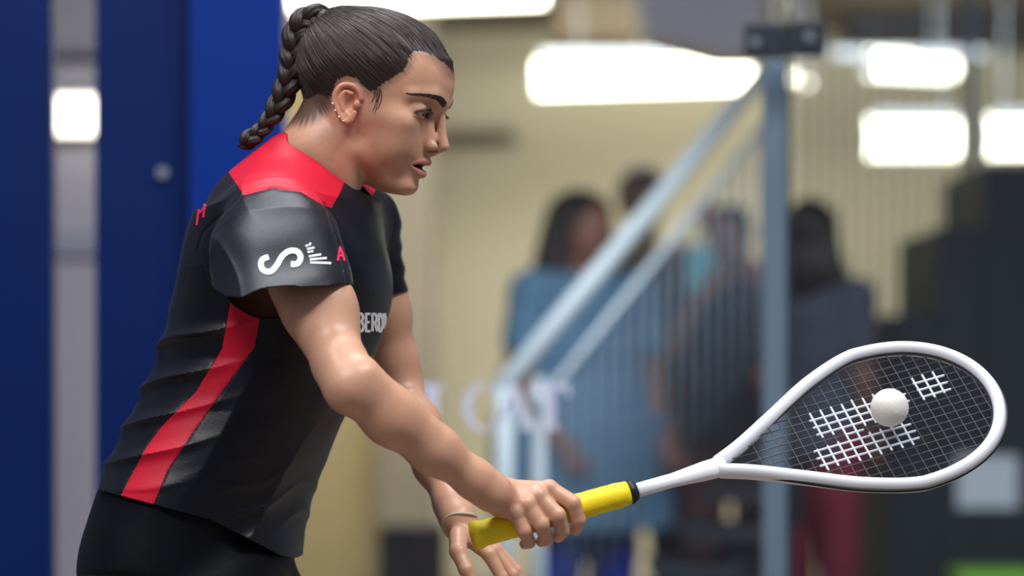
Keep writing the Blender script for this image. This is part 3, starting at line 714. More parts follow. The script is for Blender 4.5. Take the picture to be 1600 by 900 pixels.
def folds(p):
    px, py = pxy(p); y = (p[:, 1]-YP)/U
    bk = np.exp(-((px-np.interp(py, [480, 760], [300, 200]))/75)**2)*np.clip((py-470)/40, 0, 1)*np.clip((770-py)/30, 0, 1)
    ph = (py+0.22*(px-250)+10*wob(px, y, py, 0.012, 2))/ (15.5)
    r1 = (1-np.abs(np.sin(ph*0.9)))**1.8*12*bk
    dg = (0.9*px+0.55*py+16*wob(px, y, py, 0.013, 7))/26
    fr = np.exp(-((px-430)/110)**2)*np.clip((py-560)/80, 0, 1)
    r2 = (1-np.abs(np.sin(dg*0.6)))**1.6*8.5*fr
    dh = (0.35*px+py+14*wob(px, y, py, 0.016, 12))/13
    r2 = r2+(1-np.abs(np.sin(dh)))**1.6*3.2*np.exp(-((py-790)/60)**2)*np.clip((px-280)/80, 0, 1)
    r3 = 1.2*wob(px, y, py, 0.03, 21)
    return (r1+r2+r3)*U
HEM0, HEM1 = arr(W(335, 462, -0.22)), arr(W(541, 446, -0.22))           # sleeve hem of the racket arm
def sleeve_axis(): return arr(W(428, 330, -0.125)), arr(W(442, 470, -0.222))
def f_sleeve(p):
    a, b = sleeve_axis(); ab = b-a; L = np.linalg.norm(ab); ab = ab/L; t = ((p-a)@ab)/L
    q = p-a-np.outer(t*L, ab); x = q[:, 0]; e = q-np.outer(x, arr((1, 0, 0))); yy = np.sqrt((e*e).sum(1))
    tt = np.clip(t, 0, 1.2)
    wl = np.interp(tt, [0, 0.3, 0.6, 1.0, 1.2], [72, 98, 110, 100, 96])*U*0.955; wr = np.interp(tt, [0, 0.3, 0.6, 1, 1.2], [72, 96, 106, 110, 110])*U*0.955
    wx = np.where(x < 0, wl, wr); wy = np.interp(tt, [0, 0.4, 1.2], [66, 82, 86])*U
    k = ((np.abs(x)/wx)**2.5+(yy/wy)**2.5)**0.4+1e-6; R = np.sqrt(x*x+yy*yy); d = R*(1-1/k)
    cap = np.sqrt(np.minimum(t*L, 0)**2+0)
    top = s_ell(p, a, (66*U, 0.052, 60*U))
    d = np.where(t < 0, np.maximum(d, cap), d); d = smin(d, top, 0.012)
    px, py = pxy(p); y = (p[:, 1]-YP)/U
    rp = np.sin((px*0.25+py*0.9+16*wob(px, y, py, 0.012, 31))/13)*2.0*np.clip((py-330)/60, 0, 1)+(1-np.abs(np.sin((px*0.95-py*0.35+14*wob(px, y, py, 0.014, 33))/21)))**2*4*np.exp(-((px-345)/38)**2)
    return d-rp*U
def f_sleeve_l(p):
    a, b = arr(W(572, 350, 0.15)), arr(W(586, 480, 0.185))
    return s_cone(p, a, b, 52*U, 56*U)-0.0012*np.sin(p[:, 2]*240+p[:, 0]*90)
def hem_r(p):                                         # positive above the sleeve hem
    px, py = pxy(p); return (np.interp(px, [300, 335, 352, 380, 412, 470, 541, 580], [412, 452, 464, 466, 463, 449, 446, 446])-py)*U
def hem_l(p):
    px, py = pxy(p); return (np.interp(px, [540, 600, 619, 640], [490, 468, 461, 455])-py)*U
SEAM = [(380, 304), (352, 330), (318, 362), (308, 392), (322, 425), (346, 462), (380, 520), (640, 520), (560, 460), (541, 446), (526, 380), (507, 321), (470, 300), (425, 294)]
YOKE = [(300, 240), (352, 262), (381, 305), (425, 294), (470, 300), (508, 322), (518, 325), (532, 300), (545, 270), (600, 180), (300, 150)]
YOKF = [(300, 240), (352, 262), (430, 290), (536, 322), (552, 322), (580, 308), (596, 280), (600, 180), (300, 150)]
STRIPE = [(358, 440), (361, 468), (347, 545), (306, 612), (252, 667), (228, 700), (190, 772), (170, 820), (215, 840), (241, 786), (262, 735), (295, 686), (341, 620), (398, 542), (411, 468), (416, 440)]
def shorts_core(p, waist=True):
    d, Z = torso(p, -8.0)
    d = np.maximum(d, (745-Z)*U); d = np.maximum(d, (Z-885)*U)
    if not waist: d = d*0+0.5
    sea = s_ell(p, arr(W(292, 885, 0.0)), (162*U, 0.160, 125*U)); d = smin(d, sea, 0.02)
    for hip, knee, ank in LEGS:
        e = s_cone(p, hip+arr((0.005, 0, 0)), hip*0.45+knee*0.55, 0.088, 0.100); e = smax(e, -(p-(hip*0.5+knee*0.5))@((hip-knee)/np.linalg.norm(hip-knee)), 0.003); d = smin(d, e, 0.025)
    return d
def f_shirt(p):
    d, Z = torso(p)
    d = np.maximum(d, (335-Z)*U)
    ch = s_ell(p, arr(W(442, 395, 0.0)), (138*U, 0.165, 105*U)); d = smin(d, ch, 0.03)
    g = s_chain(p, [arr(W(425, 338, -0.115)), arr(W(462, 315, 0.0)), arr(W(568, 348, 0.14))], [64*U, 78*U, 60*U], 0.04); d = smin(d, g, 0.045)
    tr = s_chain(p, [arr(W(464, 266, 0.0)), arr(W(405, 328, 0.01))], [60*U, 76*U], 0.02); d = smin(d, tr, 0.025)
    fr = s_ell(p, arr(W(535, 345, 0.02)), (50*U, 0.085, 45*U)); d = smin(d, fr, 0.03)
    bst = s_ell(p, arr(W(545, 440, 0.02)), (48*U, 0.12, 52*U)); d = smin(d, bst, 0.04)
    d = smin(d, shorts_core(p, False)-0.007, 0.03)
    d = d-folds(p)
    sr_ = smax(f_sleeve(p), -(hem_r(p)+0.004), 0.002); sl_ = smax(f_sleeve_l(p), -(hem_l(p)+0.004), 0.002)
    d = smin(d, sr_, 0.010); d = smin(d, sl_, 0.012)
    px, py = pxy(p); near = p[:, 1] < YP-0.02
    sd = np.abs(poly_sd(px, py, SEAM)); d = d+np.where(near & (py < 440), np.exp(-(sd/2.2)**2)*1.6*U, 0)
    sd = np.abs(poly_sd(px, py, STRIPE)); d = d+np.where(near & (py > 470), np.exp(-(sd/1.8)**2)*1.0*U, 0)
    d = smax(d, (py-np.interp(px, [120, 240, 330, 440, 520], [756, 788, 812, 868, 880])-6)*U, 0.002)
    return d
sV, sQ = nets(f_shirt, arr(W(120, 895, -0.30)), arr(W(660, 195, 0.30)), 0.0017)
T = tris(sQ); Vv = sV
def field(fn): return fn(Vv.astype(np.float32))
def g_hem(p): px, py = pxy(p); return (np.interp(px, [120, 240, 330, 440, 520], [756, 788, 812, 868, 880])-py)*U
def g_collar(p):                                      # positive outside the neck hole
    c = arr(W(504, 266, 0.0)); n = arr((0.8, 0, 0.6)); e = arr((0.6, 0, -0.8)); s = arr((math.sin(TY), math.cos(TY), 0))
    k = (p-c)@np.linalg.inv(np.stack([e, s, n])).astype(np.float32)
    rr = np.sqrt((k[:, 0]/(76*U))**2+(k[:, 1]/0.058)**2)
    return np.where(k[:, 2] > -0.06, (rr-1)*0.05, 1.0)
Vv, T, _ = cut(Vv, T, field(g_hem))
far_under = lambda p: np.where((np.abs(hem_r(p)) < 0.02) & (f_sleeve(p) < 0.0035) & (p[:, 1] < YP-0.05), hem_r(p), 1.0)
# open the sleeve ends: faces of the closing caps face down the arm
def drop_cap(Vv, T, hem, sel):
    c = Vv[T].mean(1).astype(np.float32); n = np.cross(Vv[T[:, 1]]-Vv[T[:, 0]], Vv[T[:, 2]]-Vv[T[:, 0]]); n = n/(np.linalg.norm(n, axis=1)[:, None]+1e-12)
    return T[~((hem(c) < 0.0012) & sel(c))]
T = drop_cap(Vv, T, hem_r, lambda c: (f_sleeve(c) < 0.004) & (torso(c)[0] > -0.004) & (c[:, 1] < YP-0.03))
T = drop_cap(Vv, T, hem_l, lambda c: (f_sleeve_l(c) < 0.004) & (c[:, 1] > YP+0.05) & (torso(c)[0] > -0.006))
Vv, T, _ = cut(Vv, T, field(g_collar))
def near_sel(p): return p[:, 1] < YP-0.02
def g_yoke(p):
    px, py = pxy(p); a = poly_sd(px, py, YOKE); b = poly_sd(px, py, YOKF)
    t = np.clip((p[:, 1]-YP)/0.02+0.5, 0, 1); return (a*(1-t)+b*t)*U
def g_stripe(p): px, py = pxy(p); return np.where(near_sel(p), poly_sd(px, py, STRIPE), -50)*U
def g_sleeve(p): px, py = pxy(p); return np.where(p[:, 1] < YP-0.03, np.minimum(poly_sd(px, py, SEAM), (0.006-f_sleeve(p))/U*3), -50)*U
def g_sleevel(p): return np.where(p[:, 1] > YP+0.05, 0.004-f_sleeve_l(p), -0.05)
M['shirt'] = mat('black_sports_fabric', (10, 13, 24), 0.38, var=0.10, scale=500, bump=0.10, spec=0.32, sheen=0.04)
M['red'] = mat('red_sports_fabric', (200, 8, 46), 0.5, var=0.06, scale=500, bump=0.10, spec=0.3, sheen=0.02)
parts = {}
V1, Ty, T = cut(Vv, T, field(g_yoke)); Vv = V1; parts['yoke'] = (Vv, Ty)
V1, Tl, T = cut(Vv, T, field(g_sleeve)); Vv = V1; parts['sleeve'] = (Vv, Tl)
V1, Tl, T = cut(Vv, T, field(g_sleevel)); Vv = V1; parts['sleeve_far'] = (Vv, Tl)
V1, Ts, T = cut(Vv, T, field(g_stripe)); Vv = V1; parts['side_panel'] = (Vv, Ts)
def cloth(name, VT, m, parent):
    a, b = weld(*VT); o = link(name, np_mesh(name, a, b), m, parent)
    s = o.modifiers.new('thickness', 'SOLIDIFY'); s.thickness = 0.0014; s.offset = -1; return o
shirt = cloth('shirt', (Vv, T), M['shirt'], player)
o = cloth('yoke', parts['yoke'], M['red'], shirt); o['label'] = 'red yoke across the shoulders'
o = cloth('side_panel', parts['side_panel'], M['red'], shirt); o['label'] = 'red stripe down the side'
cloth('sleeve', parts['sleeve'], M['shirt'], shirt); cloth('sleeve', parts['sleeve_far'], M['shirt'], shirt)

# prints on the shirt, laid on the cloth
bvh_s = BVHTree.FromPolygons([tuple(v) for v in sV], [tuple(int(i) for i in q) for q in sQ])
EYE = Vector((0, 0, CAMZ))
def on_cloth(px, py, lift=0.0006):                    # the point of the cloth in direction of a pixel
    d = (P(px, py, 3.0)-EYE).normalized(); h = bvh_s.ray_cast(EYE, d)
    return None if h[0] is None else h[0]+h[1]*lift
def stroke(name, lines, wpx, m, sub=1.6):
    mb = MB()
    for ln in lines:
        ws = wpx
        pts = []
        for i in range(len(ln)-1):
            n = max(1, int(math.dist(ln[i], ln[i+1])/sub)); pts += [(ln[i][0]+(ln[i+1][0]-ln[i][0])*k/n, ln[i][1]+(ln[i+1][1]-ln[i][1])*k/n) for k in range(n)]
        pts.append(ln[-1]); L_, R_ = [], []
        for i, p in enumerate(pts):
            a, b = pts[max(i-1, 0)], pts[min(i+1, len(pts)-1)]; dx, dy = b[0]-a[0], b[1]-a[1]; q = math.hypot(dx, dy) or 1
            l, r = on_cloth(p[0]-dy/q*ws/2, p[1]+dx/q*ws/2), on_cloth(p[0]+dy/q*ws/2, p[1]-dx/q*ws/2)
            if l is None or r is None: continue
            L_.append(l); R_.append(r)
        n = len(L_)
        if n > 1: mb.add(L_+R_, [(i, i+1, n+i+1, n+i) for i in range(n-1)])
    o = mb.build(name, m, shirt); s = o.modifiers.new('thickness', 'SOLIDIFY'); s.thickness = 0.0003; return o
M['print'] = mat('white_print', (238, 240, 245), 0.6, var=0.02)
M['pinkprint'] = mat('pink_print', (225, 40, 90), 0.6, var=0.02)
def Z5(pts): return [(380+x/3.2156, 340+y/3.2143) for x, y in pts]
S_ = spline(Z5([(128, 200), (98, 212), (90, 240), (104, 268), (140, 272), (170, 240), (196, 196), (232, 170), (270, 172), (288, 202), (272, 234), (240, 236)]), 60)
o = stroke('print_logo', [[tuple(s) for s in S_]], 8.6, M['print']); o['label'] = 'white S logo on the sleeve'
rows = [Z5([(312, 146), (326, 140)]), Z5([(320, 160), (358, 152)]), Z5([(322, 176), (352, 170)]), Z5([(330, 196), (392, 186)]), Z5([(334, 212), (420, 204)]), Z5([(336, 227), (442, 230)]), Z5([(338, 128), (330, 144)])]
dash = []
for r in rows:
    a, b = r; L_ = math.dist(a, b); n = max(1, int(L_/3.4))
    for k in range(n): dash.append([(a[0]+(b[0]-a[0])*(k+.08)/n, a[1]+(b[1]-a[1])*(k+.08)/n), (a[0]+(b[0]-a[0])*(k+.86)/n, a[1]+(b[1]-a[1])*(k+.86)/n)])
o = stroke('print_logo', dash, 3.0, M['print']); tag(o, kind='stuff'); o['label'] = 'small white crest and text lines beside the S'
o = stroke('print_logo', [[(527, 408), (531, 386), (538, 408)], [(528, 400), (537, 400)]], 2.8, M['pinkprint']); o['label'] = 'small red emblem on the chest'
o = stroke('print_logo', [[(308, 352), (313, 318), (322, 308)], [(309, 335), (320, 326)], [(322, 308), (318, 340)]], 3.4, M['pinkprint']); o['label'] = 'pink letter on the back'
# chest lettering IBERDROLA running round the chest
GL = {'I': [[(0.5, 0), (0.5, 1)]], 'B': [[(0, 0), (0, 1), (.6, 1), (.85, .78), (.6, .54), (0, .54)], [(.6, .54), (.95, .28), (.65, 0), (0, 0)]],
      'E': [[(.9, 1), (0, 1), (0, 0), (.9, 0)], [(0, .52), (.75, .52)]], 'R': [[(0, 0), (0, 1), (.6, 1), (.9, .76), (.6, .5), (0, .5)], [(.5, .5), (.95, 0)]],
      'D': [[(0, 0), (0, 1), (.5, 1), (.95, .66), (.95, .34), (.5, 0), (0, 0)]], 'O': [[(.5, 0), (.05, .3), (.05, .7), (.5, 1), (.95, .7), (.95, .3), (.5, 0)]],
      'L': [[(0, 1), (0, 0), (.85, 0)]], 'A': [[(0, 0), (.48, 1), (.96, 0)], [(.2, .36), (.78, .36)]]}
spots = [('I', 552.0, 3), ('B', 559.5, 8.5), ('E', 571, 7.5), ('R', 581, 8), ('D', 591, 6.5), ('R', 599, 3)]
for ch, x, w_ in spots:
    lines = [[(x+a*w_, 517+0.02*(x-560)+(1-b)*-0-b*27) for a, b in ln] for ln in GL[ch]]
    o = stroke('print_letter', lines, 3.9, M['print'], 1.2)

# shorts and shoes
def f_shorts(p):
    d = shorts_core(p); px, py = pxy(p); y = (p[:, 1]-YP)/U
    d = d-U*2.0*np.sin((0.75*px+py*0.9+20*wob(px, y, py, 0.011, 41))/17)*np.clip((px-230)/80, 0, 1)
    return d
kV, kQ = nets(f_shorts, (PEL[0]-0.30, YP-0.32, 0.48), (PEL[0]+0.46, YP+0.34, 0.90), 0.0035)
M['shorts'] = mat('black_shorts_fabric', (9, 11, 19), 0.5, var=0.10, scale=400, bump=0.12, spec=0.15, sheen=0.02)
shorts = link('shorts', np_mesh('shorts', kV, kQ), M['shorts'], player)
M['shoe'] = mat('white_shoe', (220, 222, 226), 0.5); M['sole'] = mat('gum_sole', (150, 100, 60), 0.7)
for hip, knee, ank in LEGS:
    def f_shoe(p, a=ank):
        d = s_chain(p, [a+arr((-0.03, 0, -0.035)), a+arr((0.06, 0, -0.055)), a+arr((0.155, 0, -0.068))], [0.046, 0.044, 0.030], 0.02)
        d = smin(d, s_cone(p, a+arr((-0.01, 0, -0.02)), a+arr((-0.005, 0, 0.015)), 0.045, 0.043), 0.02)
        return np.maximum(np.maximum(d, 0.018-p[:, 2]), p[:, 2]-0.112)
    v, q = nets(f_shoe, ank+arr((-0.10, -0.07, -0.1)), ank+arr((0.22, 0.07, 0.05)), 0.003)
    sh = link('shoe', np_mesh('shoe', v, q), M['shoe'], player)
    def f_sole(p, a=ank):
        d = s_chain(p*arr((1, 1, 0)), [(a+arr((-0.03, 0, 0)))*arr((1, 1, 0)), (a+arr((0.15, 0, 0)))*arr((1, 1, 0))], [0.050, 0.040]); return np.maximum(d, np.abs(p[:, 2]-0.010)-0.010)
    v, q = nets(f_sole, ank+arr((-0.10, -0.07, -0.11)), ank+arr((0.22, 0.07, -0.06)), 0.003)
    link('sole', np_mesh('sole', v, q), M['sole'], sh)

# ------------------------------------------------------------------ the racket and the ball
rk = empty('squash_racket', GA); tag(rk, 'white squash racket with yellow grip held in her right hand', 'racket')
AX = (GB-GA).normalized()
TIPY = GB.y+0.10
TIP = Vector(P(1550, 608, TIPY)); AXR = (TIP-GB).normalized()
# string plane: leaning, top edge away from the camera
side0 = Vector((0, 0, 1)); side0 = (side0-AXR*side0.dot(AXR)).normalized(); nrm0 = AXR.cross(side0)
if nrm0.y > 0: nrm0 = -nrm0
TILT = math.radians(43)
SD = side0*math.cos(TILT)-nrm0*math.sin(TILT); NR = AXR.cross(SD).normalized()
M['frame'] = mat('white_racket_lacquer', (236, 238, 245), 0.3, var=0.03, spec=0.5, coat=0.3)
M['grip'] = mat('yellow_grip_tape', (250, 220, 14), 0.6, var=0.06, scale=120, bump=0.3)
M['rblack'] = mat('black_grommet', (22, 22, 28), 0.5, var=0.1)
M['string'] = mat('grey_string', (44, 42, 50), 0.5, var=0.1)
M['stringw'] = mat('white_painted_string', (205, 210, 222), 0.6, var=0.1, scale=200)
L0 = (TIP-GB).length
THR = GB+AXR*(L0*0.228)                               # throat
def RP(a, s, n=0.0): return THR+AXR*a+SD*s+NR*n
HLEN = L0*0.772; HW = 0.106
pr0 = curve1([0, .1, .25, .45, .62, .7], [0.03, .17, .44, .80, .985, 1.0])
def pr(t): return np.where(np.asarray(t) < 0.62, pr0(t), 0.985*np.sqrt(np.clip(1-(np.clip((np.asarray(t)-0.62)/0.38, 0, 1))**2.3, 0, 1)))
NH = 60
loop = []
tt = np.concatenate([np.linspace(0, 0.62, 26)[:-1], 0.62+0.38*np.sin(np.linspace(0, math.pi/2, 34))])
for t in tt: loop.append((t*HLEN, max(0.0, float(pr(t)))*HW))
outl = [RP(a, s) for a, s in loop]+[RP(a, -s) for a, s in loop[-2:0:-1]]
mb = MB(); n = len(outl); vs = []; NS = 10
cen = RP(HLEN*0.55, 0)
for i, p in enumerate(outl):
    t = (outl[(i+1) % n]-outl[i-1]).normalized(); x = t.cross(NR).normalized()
    for k in range(NS):
        th = 2*math.pi*k/NS; vs.append(p+x*math.cos(th)*0.0080+NR*math.sin(th)*0.0108)
fs = [(i*NS+k, i*NS+(k+1) % NS, ((i+1) % n)*NS+(k+1) % NS, ((i+1) % n)*NS+k) for i in range(n) for k in range(NS)]
mb.add(vs, fs); frame = mb.build('frame', M['frame'], rk, True)
mb = MB(); mb.tube([GB-AXR*0.01, GB+AXR*(L0*0.12), THR-AXR*0.01, THR+AXR*0.014], [0.0092, 0.0090, 0.0125, 0.013], n=14, flat=0.8, up=NR[:]); mb.build('shaft', M['frame'], rk, True)
mb = MB(); gpts = [GA+(GB-GA)*t for t in np.linspace(0, 1, 26)]
mb.tube(gpts, [0.0165, 0.0172]+[0.0150+0.0004*(i % 2) for i in range(22)]+[0.0145, 0.0138], n=16); mb.build('grip', M['grip'], rk, True)
mb = MB(); mb.tube([GB, GB+AXR*0.003, GB+AXR*0.008, GB+AXR*0.010], [0.0138, 0.0145, 0.0122, 0.010], n=16); mb.build('collar', M['rblack'], rk, True)
# grommet strip round the outside of the head, tip bumper
mb = MB(); mb.tube([cen+(p-cen)*1.0+((p-cen)-NR*(p-cen).dot(NR)).normalized()*0.0076 for p in outl[4:-4]], 0.0028, n=6); mb.build('grommet_strip', M['rblack'], rk)
mb = MB(); mb.tube([p-((p-cen)-NR*(p-cen).dot(NR)).normalized()*0.0074 for p in outl[4:-4]], 0.0026, n=6); mb.build('grommet_strip', M['string'], rk)
# strings with a painted mark
def width_at(a): return float(pr(a/HLEN))*HW
def mark(a, s):                                       # painted areas in racket coordinates (fractions)
    x, y = a/HLEN, s/HW
    r1 = .37 < x < .72 and -.02 < y < .36 and not (.64 < x and y < 0.08); r2 = .33 < x < .68 and -.46 < y < -.14; r3 = .76 < x < .87 and .10 < y < .44; r4 = .46 < x < .52 and -.2 < y < .1
    return r1 or r2 or r3 or r4
def segs(pts, fn):
    runs = []; cur = [pts[0]]; st_ = fn(*pts[0])
    for p in pts[1:]:
        s_ = fn(*p); cur.append(p)
        if s_ != st_: runs.append((st_, cur)); cur = [p]; st_ = s_
    runs.append((st_, cur)); return runs
def string(pts):
    MB().tube([RP(*pts[0]), RP(*pts[-1])], 0.00075, n=5, cap=False).build('string', M['string'], rk)
    for painted, r in segs(pts, mark):
        if painted and len(r) > 1: paint.append(MB().tube([RP(*r[0]), RP(*r[-1])], 0.0014, n=6, cap=False))
paint = []
for i in range(18):                                   # mains
    s = (i-8.5)/8.5*HW*0.90; ts = [t for t in np.linspace(0, 1, 140) if pr(t)*HW > abs(s)]
    string([(float(t)*HLEN, s) for t in np.linspace(min(ts), max(ts), 120)])
for i in range(22):                                   # crosses
    a = HLEN*(0.16+0.80*i/21.0); h = width_at(a); string([(a, float(s)) for s in np.linspace(-h, h, 60)])
mb = MB()
for q in paint: mb.add(q.v, q.f)
o = mb.build('string_print', M['stringw'], rk); o['label'] = 'white painted mark on the strings'; tag(o, kind='stuff')
# white ball just off the strings
Bc = RP(HLEN*0.575, HW*0.12); dirv = (Bc-EYE).normalized()
bc = Vector(P(1390, 637, Bc.y-0.035))
ball = MB().sphere(bc, 0.0225, 28, 18).build('squash_ball', mat('white_rubber', (232, 228, 222), 0.7, var=0.08, scale=300, bump=0.2), None, True)
for v in ball.data.vertices: v.co -= bc
ball.location = bc; tag(ball, 'white squash ball in front of the racket strings', 'ball')

# ------------------------------------------------------------------ spectators behind the glass
def spectator(label, px, crown_py, Y, yaw, shirt_rgb, leg_rgb, hair_rgb, skin_rgb, arms, long_hair=True, flare=0.0, wide=1.0, tunic=0.0):
    H = GZ(crown_py, Y); org = np.array((GX(px, Y), Y, 0.0)); s = H/1.66; cy, sy = math.cos(yaw), math.sin(yaw)
    def loc(p):
        q = (p-org)/s/np.array((wide, wide, 1.0)); return np.stack([q[:, 0]*cy+q[:, 1]*sy, -q[:, 0]*sy+q[:, 1]*cy, q[:, 2]], 1).astype(np.float32)
    def wld(x, y, z): return Vector(org)+Vector(((x*cy-y*sy)*wide, (x*sy+y*cy)*wide, z))*s
    SHD = 0.165
    def limb(q):
        d = None
        for sd, (el, wr) in zip((-1, 1), arms):
            sh = arr((SHD*sd, 0.0, 1.33)); el = arr(el); wr = arr(wr); dirh = (wr-el)/np.linalg.norm(wr-el)
            e = s_chain(q, [sh, el, el*0.7+wr*0.3, wr], [0.050, 0.038, 0.040, 0.026], 0.02)
            palm = wr+dirh*0.07; e = smin(e, s_chain(q, [wr, palm], [0.024, 0.034]), 0.01)
            side = np.cross(dirh, arr((0, 1, 0))); side = side/(np.linalg.norm(side)+1e-6)
            for k in range(4): e = smin(e, s_cone(q, palm+side*(k-1.5)*0.019, palm+dirh*(0.085-0.008*abs(k-1.5))+side*(k-1.5)*0.022+arr((0, -0.02, 0)), 0.010, 0.007), 0.004)
            e = smin(e, s_cone(q, wr+dirh*0.02, wr+dirh*0.06+side*0.05, 0.013, 0.009), 0.008)
            d = e if d is None else np.minimum(d, e)
        return d
    def head(q):
        d = s_ell(q, (0, 0.012, 1.565), (0.073, 0.094, 0.092)); d = smin(d, s_ell(q, (0, -0.028, 1.495), (0.056, 0.058, 0.075)), 0.03)
        d = smin(d, s_cone(q, arr((0, -0.084, 1.545)), arr((0, -0.104, 1.508)), 0.009, 0.013), 0.012)
        m = q.copy(); m[:, 0] = -np.abs(m[:, 0]); d = smax(d, -s_ell(m, (-0.032, -0.092, 1.545), (0.018, 0.018, 0.011)), 0.012)
        d = smin(d, s_cone(q, arr((-0.018, -0.078, 1.470)), arr((0.018, -0.078, 1.470)), 0.009, 0.009), 0.008)
        d = smin(d, s_ell(m, (-0.074, 0.005, 1.53), (0.010, 0.018, 0.03)), 0.006)
        return smin(d, s_cone(q, arr((0, 0.01, 1.50)), arr((0, 0.02, 1.34)), 0.048, 0.058), 0.02)
    def trunk(q, g=0.0):
        z = q[:, 2]; a = np.interp(z, [0.75, 0.88, 1.05, 1.25, 1.36], [0.165+flare, 0.165+flare*.8, 0.130+flare*.5, 0.160, 0.12])+g; b = np.interp(z, [0.75, 0.88, 1.05, 1.25, 1.36], [0.115+flare*.5, 0.115, 0.095, 0.110, 0.07])+g
        k = np.sqrt((q[:, 0]/a)**2+(q[:, 1]/b)**2)+1e-6; R = np.sqrt(q[:, 0]**2+q[:, 1]**2); d = R*(1-1/k)
        d = smax(smax(d, z-1.36, 0.02), 0.78-z, 0.02)
        return smin(d, s_cone(q, arr((-SHD, 0, 1.33)), arr((SHD, 0, 1.33)), 0.055+g, 0.055+g), 0.04)
    def legs(q, g=0.0):
        d = None
        for sd in (-1, 1):
            e = s_chain(q, [arr((0.085*sd, 0, 0.84)), arr((0.09*sd, -0.01, 0.46)), arr((0.095*sd, 0.01, 0.07))], [0.085+g, 0.055+g, 0.040+g], 0.02)
            if g == 0: e = smin(e, s_cone(q, arr((0.095*sd, 0.02, 0.035)), arr((0.10*sd, -0.13, 0.03)), 0.033, 0.026), 0.02)
            d = e if d is None else smin(d, e, 0.02)
        return d
    def f_body(p):
        q = loc(p); d = smin(head(q), smin(trunk(q), legs(q), 0.04), 0.03); return smin(d, limb(q), 0.02)*s
    lo, hi = org+np.array((-0.5, -0.5, 0.0)), org+np.array((0.5, 0.4, 1.15*H+0.35))
    root = empty('person', Vector(org)); tag(root, label, 'person', 'spectators behind the glass')
    sm = mat('spectator_skin', skin_rgb, 0.6, var=0.05, scale=20)
    v, q = nets(f_body, lo, hi, 0.007); link('body', np_mesh('body', v, q), sm, root)
    def f_sh(p):
        q = loc(p); d = trunk(q, 0.014+0.004*np.sin(q[:, 2]*40)); z = None
        for sd, (el, wr) in zip((-1, 1), arms):
            sh = arr((SHD*sd, 0.0, 1.33)); el = arr(el); e = s_cone(q, sh, sh*0.35+el*0.65, 0.066, 0.060); d = smin(d, e, 0.02)
        if tunic:
            k = np.sqrt((q[:, 0]/(0.18+flare))**2+(q[:, 1]/(0.13+flare*.5))**2)+1e-6; R = np.sqrt(q[:, 0]**2+q[:, 1]**2)
            d = smin(d, smax(R*(1-1/k), np.abs(q[:, 2]-(tunic+0.92)/2)-(0.92-tunic)/2, 0.01), 0.03)
        return d*s
    v, q = nets(f_sh, lo, hi, 0.007); link('shirt', np_mesh('shirt', v, q), mat('spectator_shirt', shirt_rgb, 0.8, var=0.1, scale=12), root)
    def f_tr(p): q = loc(p); return smax(legs(q, 0.016), 0.06-q[:, 2], 0.005)*s
    v, q = nets(f_tr, lo, org+np.array((0.5, 0.4, 1.0)), 0.008); link('trousers', np_mesh('trousers', v, q), mat('spectator_trousers', leg_rgb, 0.8, var=0.1, scale=12), root)
    def f_ha(p):
        q = loc(p); d = s_ell(q, (0, 0.022, 1.572), (0.086, 0.100, 0.098))
        if long_hair:
            d = smin(d, s_chain(q, [arr((-0.062, 0.03, 1.54)), arr((-0.085, 0.03, 1.42)), arr((-0.10, 0.0, 1.27))], [0.045, 0.050, 0.035]), 0.03); d = smin(d, s_chain(q, [arr((0.062, 0.03, 1.54)), arr((0.08, 0.03, 1.42)), arr((0.09, 0.0, 1.30))], [0.045, 0.048, 0.03]), 0.03)
            d = smin(d, s_ell(q, (0, 0.07, 1.43), (0.09, 0.05, 0.12)), 0.03)
        d = d-0.003*np.sin(np.arctan2(q[:, 0], q[:, 1])*26)
        return smax(d, -s_ell(q, (0, -0.075, 1.505), (0.062, 0.075, 0.095)), 0.01)*s
    v, q = nets(f_ha, org+np.array((-0.3, -0.3, 1.1*s)), hi, 0.005); link('hair', np_mesh('hair', v, q), mat('spectator_hair', hair_rgb, 0.5, var=0.2, scale=60), root)
    for sd in (-1, 1):
        e = MB().sphere(wld(0.032*sd, -0.070, 1.545), 0.012*s, 10, 8).build('eye', M['sclera'], root, True)
        MB().sphere(wld(0.032*sd, -0.078, 1.545), 0.006*s, 8, 6).build('iris', M['iris'], e, True)
    return wld
NB_ = ((-0.22, 0.0, 1.06), (-0.18, -0.12, 0.86)), ((0.22, 0.0, 1.06), (0.18, -0.12, 0.86))
spectator('woman with long dark hair in a blue top behind the handrail', 912, 300, 10.35, 0.6, (104, 148, 186), (18, 52, 165), (34, 22, 20), (150, 105, 88), NB_, flare=0.10, wide=1.22, tunic=0.53)
wl2 = spectator('dark dressed spectator raising one arm beside the upright post', 1140, 322, 11.2, -0.1, (58, 56, 74), (104, 76, 80), (30, 22, 22), (176, 128, 112), (((-0.20, -0.16, 1.14), (-0.10, -0.34, 1.30)), ((0.20, -0.10, 1.28), (-0.02, -0.20, 1.55))), long_hair=False)
pp = wl2(-0.09, -0.40, 1.42)
ph = empty('smartphone', pp); tag(ph, 'teal smartphone held up by the dark dressed spectator', 'phone')
MB().box(pp, (0.085, 0.012, 0.15), bev=0.004).build('case', mat('teal_case', (105, 205, 222), 0.5), ph)
MB().box(pp+Vector((0, 0.0075, 0)), (0.074, 0.003, 0.135)).build('screen', M['rblack'], ph)
spectator('spectator with brown hair and grey top right of the glass joint', 1272, 314, 10.2, 2.5, (70, 74, 90), (128, 36, 56), (34, 24, 22), (128, 92, 80), (((-0.19, 0.0, 1.06), (-0.15, -0.12, 0.86)), ((0.19, 0.0, 1.06), (0.15, -0.12, 0.86))))
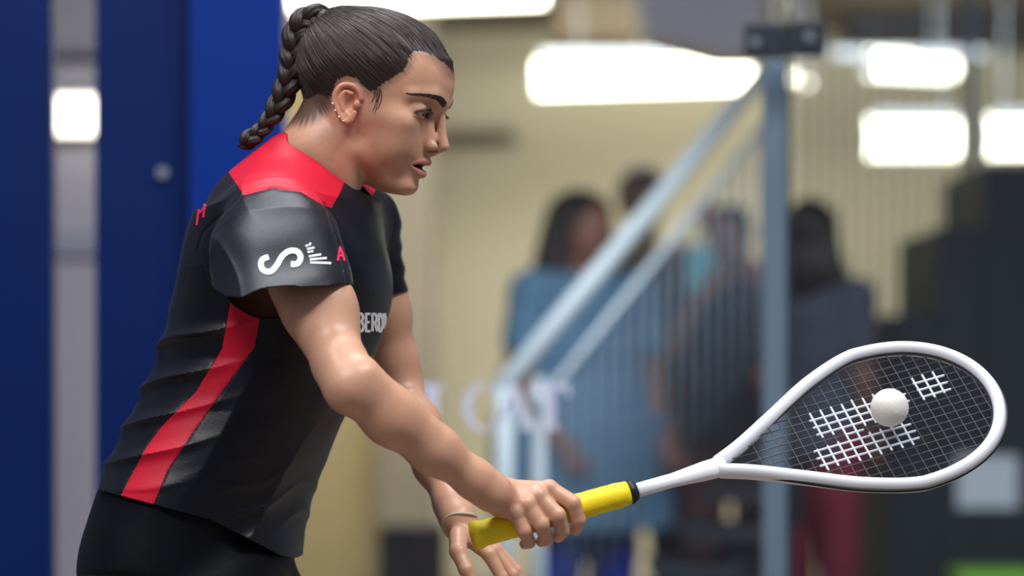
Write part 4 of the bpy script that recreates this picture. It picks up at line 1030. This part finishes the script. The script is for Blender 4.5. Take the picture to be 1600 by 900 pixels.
spectator('dark haired spectator far back whose head shows over the handrail', 1003, 262, 11.9, 0.0, (120, 110, 100), (50, 48, 55), (52, 42, 38), (140, 110, 92), NB_, long_hair=False)
